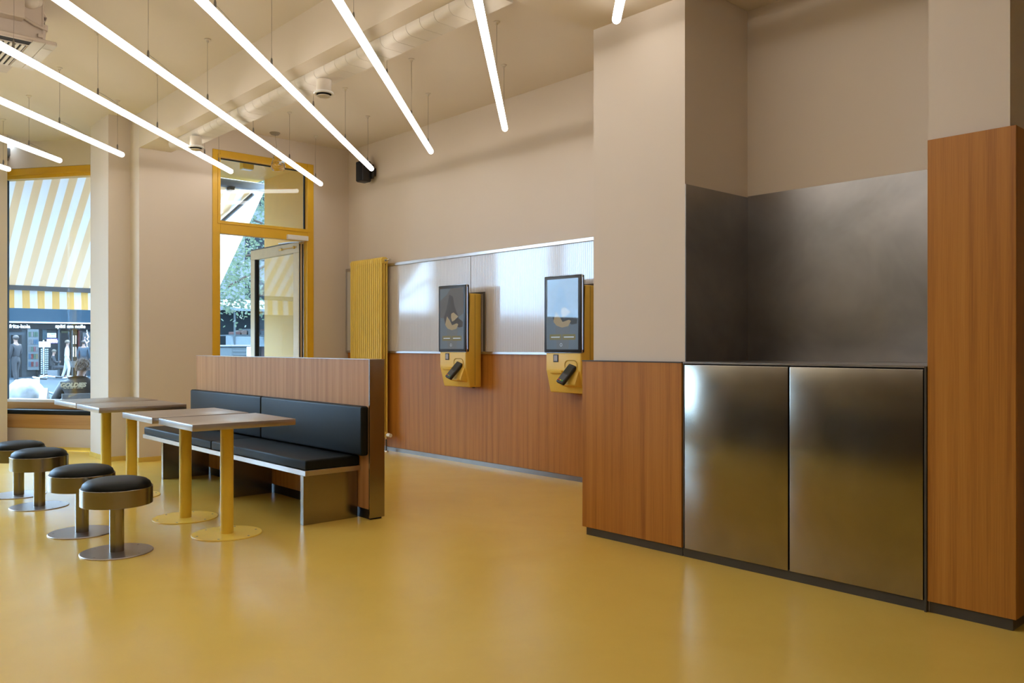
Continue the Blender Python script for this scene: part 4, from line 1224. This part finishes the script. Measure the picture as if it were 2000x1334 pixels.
mb = MB(); rect(mb, -40, 632, 240, 643, SX - 0.30, SX + 0.10); part('sign_band', mb, m_dgrey, shop)
m_let = emis('sign_letters', (0.85, 0.95, 1.0, 1), 1.0)
for txt, px, sz in (('fritz-kola', 37.5, 0.24), ('späti am nolle', 136.5, 0.24)):
    y_, z_ = yz(px, 637.6)
    text_part('sign_lettering', txt, sz, m_let, shop, (SX + 0.11, y_, z_), (PI / 2, 0, PI / 2), 0.01, 0.0, 0.004)
mb = MB(); rect(mb, 16, 643, 52, 740, SX - 0.30, SX - 0.02); part('left_panel', mb, m_lgrey, shop)
mb = MB(); rect(mb, 18, 644, 42, 648, SX - 0.05, SX + 0.06); part('left_plate', mb, m_dgrey, shop)
mb = MB(); rect(mb, 22, 655, 40, 735, SX - 0.05, SX + 0.25); part('vending_machine_niche', mb, m_dgrey, shop)
mb = MB(); rect(mb, 74, 643, 113, 740, SX - 0.30, SX - 0.05); part('shop_window', mb, m_dglass, shop)
mb = MB(); rect(mb, 113, 643, 116, 740, SX - 0.30, SX + 0.05); rect(mb, 140, 643, 142, 740, SX - 0.30, SX + 0.05); part('door_frame', mb, m_lgrey, shop)
mb = MB(); rect(mb, 116, 643, 140, 740, SX - 0.30, SX - 0.10); part('shop_door', mb, m_dglass, shop)
mb = MB(); rect(mb, 142, 643, 155, 740, SX - 0.30, SX - 0.10); part('fridge_window', mb, m_dglass, shop)
mb = MB(); rect(mb, 152.5, 645, 155, 696, SX - 0.10, SX + 0.06); part('red_post', mb, street('red_post', (0.04, 0.005, 0.005, 1), 0.5), shop, 'red post')
mb = MB(); rect(mb, 155, 643, 185, 740, SX - 0.30, SX - 0.06); part('right_window', mb, street('grey_shop_glass', (0.0175, 0.0225, 0.0265, 1), 0.3), shop)
mb = MB(); rect(mb, 83, 643, 91.5, 663, SX - 0.06, SX - 0.01); part('window_poster', mb, street('blue_poster', (0.0175, 0.035, 0.045, 1), 0.4), shop)
mb = MB(); rect(mb, 120, 646, 136, 650, SX - 0.11, SX - 0.06); part('door_garland', mb, street('garland', (0.035, 0.0425, 0.0275, 1), 0.8), shop)
m_lamp = emis('fridge_tube', (0.75, 0.92, 1.0, 1), 1.6)
for px in (143.6, 148.4):
    for y0, y1 in ((655, 671.5), (678, 697)):
        mb = MB(); rect(mb, px, y0, px + 1.2, y1, SX - 0.10, SX - 0.06)
        part('fridge_tube', mb, m_lamp, shop)

# newspaper rack with five rows of magazines
rk = thing('magazine_rack', 'tall white magazine rack on the shop front across the street', 'rack', (0, 0, 0))
mb = MB(); rect(mb, 52, 643.5, 74, 722, SX + 0.05, SX + 0.18); part('rack_board', mb, street('rack_white', (0.08, 0.09, 0.095, 1), 0.5), rk)
pal = [(0.45, 0.10, 0.09), (0.15, 0.30, 0.45), (0.50, 0.38, 0.20), (0.20, 0.32, 0.22), (0.42, 0.40, 0.40), (0.50, 0.20, 0.22)]
mgm = [street('magazine_%d' % i, tuple(v * 0.18 for v in c) + (1,), 0.4, 0, 0.3, 25) for i, c in enumerate(pal)]
rr_ = random.Random(11)
for yc in (653.5, 668, 682, 696, 711):
    n_ = 4
    for i in range(n_):
        px0 = 54 + i * 4.7
        mb = MB(); rect(mb, px0, yc - 5, px0 + 4.3, yc + 4.5, SX + 0.18, SX + 0.20)
        mg = part('magazine', mb, rr_.choice(mgm), None)
        tag(mg, {653.5: 'magazines in the top row', 668: 'magazines in the second row', 682: 'magazines in the middle row', 696: 'magazines in the fourth row', 711: 'magazines in the bottom row'}[yc].replace('magazines', 'small magazine') + ' of the white rack across the street', 'magazine', 'magazines in the %d row of the rack' % yc)

# postcard stand
q = PT(85, 676, X=SX + 0.9)
ps = thing('postcard_stand', 'rotating postcard stand full of white cards on the pavement across the street', 'stand', (q.x, q.y, GZ))
part('pole', MB().cyl((0, 0, 0.1), (0, 0, 1.75), 0.03).cyl((0, 0, 0.0), (0, 0, 0.12), 0.22, n=20), M['chrome'], ps)
part('header_sign', MB().box(0.20, 0.23, -0.24, 0.24, 1.42, 1.68), M['white'], ps)
m_pc = street('postcard_white', (0.26, 0.28, 0.29, 1), 0.5, 0, 0.2, 12)
for r_ in range(12):
    for c_ in range(4):
        a = -0.55 + c_ * 0.37
        z_ = 0.18 + r_ * 0.10
        mb = MB().box(0.24, 0.245, -0.032, 0.032, 0, 0.068).xform(Matrix.Translation((0, 0, z_)) @ Matrix.Rotation(a, 4, 'Z'))
        part('card', mb, m_pc, ps)

# neon signs
m_pink = emis('pink_neon', (0.75, 0.15, 0.60, 1), 1.2)
m_violet = emis('violet_neon', (0.50, 0.32, 0.95, 1), 1.1)
m_bluew = emis('blue_white_neon', (0.45, 0.75, 1.0, 1), 1.2)
y_, z_ = yz(100.5, 655)
ns = thing('neon_sign', 'small lit sign reading Open with a pale blue border', 'sign', (SX + 0.02, y_, z_))
part('border', MB().box(0, 0.03, -0.19, 0.19, 0.075, 0.10).box(0, 0.03, -0.19, 0.19, -0.10, -0.075).box(0, 0.03, -0.19, -0.165, -0.075, 0.075).box(0, 0.03, 0.165, 0.19, -0.075, 0.075), m_bluew, ns)
part('panel', MB().box(-0.02, 0.0, -0.19, 0.19, -0.10, 0.10), street('sign_panel', (0.15, 0.21, 0.275, 1), 0.5), ns)
text_part('lettering', 'Open', 0.15, m_pink, ns, (0.02, 0, 0), (PI / 2, 0, PI / 2), 0.005, 0.1, 0.004)
y_, z_ = yz(101.5, 666)
ns = thing('neon_sign', 'violet neon squiggle in the shop window below the Open sign', 'sign', (SX + 0.06, y_, z_))
part('neon_tube', MB().tube([(0, -0.22 + 0.44 * i / 40, 0.085 * math.sin(i * 0.95)) for i in range(41)], 0.022, 6), m_violet, ns)
part('back_plate', MB().box(-0.04, -0.02, -0.24, 0.24, -0.12, 0.12), street('violet_plate', (0.1, 0.06, 0.175, 1), 0.5), ns)
y_, z_ = yz(168, 664)
ns = thing('neon_sign', 'tall violet neon figure in the right shop window', 'sign', (SX + 0.05, y_, z_))
part('neon_tube', MB().tube([(0, 0.02, 0.34), (0, 0.10, 0.15), (0, 0.03, 0.05), (0, 0.12, -0.05), (0, 0.02, -0.15), (0, 0.04, -0.34)], 0.03, 6).tube([(0, -0.06, 0.15), (0, -0.08, -0.02), (0, 0.0, -0.15)], 0.03, 6), m_violet, ns)
part('moon', MB().tube([(0, 0.08 - 0.06 * math.cos(t), 0.44 + 0.07 * math.sin(t)) for t in (0.8, 0.3, -0.2, -0.7, -1.2)], 0.018, 6), m_bluew, ns)
part('back_plate', MB().box(-0.05, -0.03, -0.16, 0.18, -0.40, 0.36), M['plastic_blk'], ns)

# crates of goods
for px0, px1, c, lab in ((115.5, 134, (0.06, 0.065, 0.068), 'pale crate display in front of the shop door'), (135.5, 150, (0.055, 0.01, 0.012), 'red crate display in front of the shop fridge')):
    mb = MB(); rect(mb, px0, 705, px1, 717, SX + 1.0, SX + 1.5)
    cr = thing('goods_crate', lab, 'crate', (0, 0, 0))
    part('crate', mb, street('crate_%d' % px0, c + (1,), 0.6, 0, 0.3, 6), cr)
    mb = MB()
    for px in (px0 + 1, px1 - 1.6):
        rect(mb, px, 717, px + 0.6, 738, SX + 1.05, SX + 1.10)
    part('trestle', mb, m_dgrey, cr)

# ------------------------------------------------------------------ view through the door: tree, market stall, building
bd = thing('street_building', 'pale building far behind the tree, seen through the door', 'building', (0, 0, 0))
part('wall', MB().box(-52, -47, 17.2, 40, GZ, 13), street('pale_facade', (0.11, 0.12, 0.1275, 1), 0.8, 0, 0.1, 0.5), bd)
for i in range(5):
    for j in range(3):
        w_ = part('window', MB().box(-47.0, -46.95, 18.2 + i * 3.2, 19.6 + i * 3.2, 3.2 + j * 3.2, 5.2 + j * 3.2), m_dglass, bd)

bd2 = thing('street_building', 'unseen low dark row across the street, added for the door glass to reflect', 'building', (0, 0, 0))  # out of view, added for the door glass; kept low to let sky in
part('wall', MB().box(-50, -45, -60, 1.9, GZ, 3.3), street('row_facade', (0.05, 0.0525, 0.055, 1), 0.8, 0, 0.2, 0.4), bd2)
part('roof', MB().box(-50.3, -44.6, -60.3, 2.0, 3.3, 3.5), m_dgrey, bd2)
for i in range(10):
    part('window', MB().box(-45.0, -44.95, -48 + i * 4.8, -46.2 + i * 4.8, 0.8, 2.6), m_dglass, bd2)

leafm = street('leaf_green', (0.030, 0.045, 0.033, 1), 0.55, 0, 0.5, 2.5)
nt_l = leafm.node_tree
tl_ = N(nt_l, 'ShaderNodeBsdfTranslucent')
tl_.inputs['Color'].default_value = (0.045, 0.062, 0.036, 1)
ad_ = N(nt_l, 'ShaderNodeAddShader')
nt_l.links.new(nt_l.nodes['Principled BSDF'].outputs[0], ad_.inputs[0])
nt_l.links.new(tl_.outputs[0], ad_.inputs[1])
nt_l.links.new(ad_.outputs[0], nt_l.nodes['Material Output'].inputs['Surface'])
tr_ = thing('street_tree', 'leafy street tree seen through the open door and transom', 'tree', PT(600, 676, d=20).xy.to_3d() + Vector((0, 0, GZ)))
o_ = tr_.location.copy()
part('trunk', MB().tube([(0, 0, 0), (0.03, 0.02, 1.5), (-0.05, 0.05, 3.0), (-0.25, -0.15, 4.6), (-0.6, -0.4, 6.2)], 0.17, 12), street('bark', (0.065, 0.05, 0.04, 1), 0.9, 0, 0.3, 12), tr_)
br = MB()
lm = MB()
rl = random.Random(21)
clusters = []
for _ in range(60):      # dense upper crown
    clusters.append((rl.uniform(452, 640), rl.uniform(300, 470), rl.uniform(18.5, 23), 78, 0.50))
for _ in range(34):      # thinner, drooping twigs
    clusters.append((rl.uniform(428, 500), rl.uniform(470, 610), rl.uniform(18.5, 21.5), 34, 0.28))
for _ in range(8):
    clusters.append((rl.uniform(436, 448), rl.uniform(520, 600), rl.uniform(17.5, 19), 44, 0.20))
for px, py, d, n_, R_ in clusters:
    c = PT(px, py, d=d) - o_
    for i in range(n_):
        p_ = c + Vector((rl.gauss(0, R_), rl.gauss(0, R_), rl.gauss(0, R_ * 0.8)))
        u = Vector((rl.gauss(0, 1), rl.gauss(0, 1), rl.gauss(0, 0.6))).normalized()
        w_ = u.cross(Vector((rl.gauss(0, 1), rl.gauss(0, 1), rl.gauss(0, 1)))).normalized()
        L_, W_ = rl.uniform(0.035, 0.065), rl.uniform(0.02, 0.035)
        lm.quad(p_ - u * L_, p_ - u * L_ * 0.45 + w_ * W_ * 0.8, p_ + u * L_ * 0.35 + w_ * W_ * 0.85, p_ + u * L_, p_ + u * L_ * 0.35 - w_ * W_ * 0.85, p_ - u * L_ * 0.45 - w_ * W_ * 0.8)
part('foliage', lm, leafm, tr_, smooth=0, kind='stuff')
for px, py, d in ((470, 420, 20), (520, 360, 21), (445, 560, 19), (480, 500, 20)):
    e = PT(px, py, d=d) - o_
    br.tube([(-0.05, 0.05, 3.0), Vector((-0.05, 0.05, 3.0)).lerp(e, 0.5) + Vector((0, 0, 0.5)), e], 0.03, 6)
part('branches', br, street('twig_bark', (0.06, 0.045, 0.035, 1), 0.9), tr_)

stl = thing('market_stall', 'market stall with pale roof and hanging goods, seen through the open door', 'stall', (-26, 11.0, GZ))
m_tarp = street('stall_tarp', (0.095, 0.1175, 0.13, 1), 0.7)
m_pole = street('stall_pole', (0.045, 0.0575, 0.0625, 1), 0.5)
part('roof', MB().extrude([(0.9, 0.15, 2.58), (-2.2, 0.15, 3.05), (-2.2, 0.15, 3.12), (0.9, 0.15, 2.66)], (0, 2.6, 0)), m_tarp, stl)
part('counter_cloth', MB().extrude([(0.55, 0.1, 1.78), (0.62, 0.1, 1.46), (0.2, 0.1, 1.46), (0.2, 0.1, 1.80)], (0, 2.6, 0)), m_tarp, stl)
for y_ in (0.22, 1.25, 2.6):
    part('pole', MB().cyl((0.6, y_, 0), (0.6, y_, 2.64), 0.03, n=10), m_pole, stl)
part('back_cloth', MB().box(-1.6, -1.55, 0.1, 2.7, 0, 2.7), street('stall_back', (0.015, 0.021, 0.024, 1), 0.8), stl)
part('shelf', MB().box(-0.6, 0.4, 0.25, 2.6, 1.80, 1.84), m_pole, stl)
gl_ = [street('stall_goods_%d' % i, tuple(v * 0.17 for v in c[:3]) + (1,), 0.7) for i, c in enumerate([(0.36, 0.20, 0.18, 1), (0.30, 0.34, 0.36, 1), (0.22, 0.26, 0.30, 1), (0.42, 0.30, 0.26, 1), (0.40, 0.44, 0.46, 1)])]
for i in range(10):
    part('folded_goods', MB().box(-0.1, 0.4, 0.32 + i * 0.22, 0.50 + i * 0.22, 1.84, 1.93 + 0.05 * (i % 3), 0.01), gl_[(i * 3) % 5], stl)
for i in range(12):
    part('hanging_garment', MB().box(0.15, 0.35, 0.34 + i * 0.18, 0.48 + i * 0.18, 0.85 + 0.05 * (i % 4), 1.44, 0.02), gl_[(i * 2) % 5], stl)
q = PT(467, 700, X=-22)
bx = thing('ribbed_container', 'pale grey ribbed container standing outside the open door', 'container', (q.x, q.y, GZ))
part('body', MB().box(-0.4, 0.4, -0.38, 0.38, 0.0, 1.44, 0.02), street('container_grey', (0.065, 0.08, 0.085, 1), 0.6), bx)
part('lid', MB().box(-0.44, 0.44, -0.42, 0.42, 1.44, 1.50, 0.02), street('container_lid', (0.095, 0.11, 0.1175, 1), 0.5), bx)
rb_ = MB()
for i in range(9):
    rb_.box(0.4, 0.42, -0.36, 0.36, 0.60 + i * 0.09, 0.63 + i * 0.09)
part('rib_front', rb_, street('container_rib', (0.08, 0.095, 0.1025, 1), 0.6), bx)
q = PT(488, 700, X=-20)
solo('street_post', MB().box(-0.06, 0.06, -0.06, 0.06, 0, 1.45, 0.01), M['white'], 'white square post beside the ribbed container', 'post', (q.x, q.y, GZ))
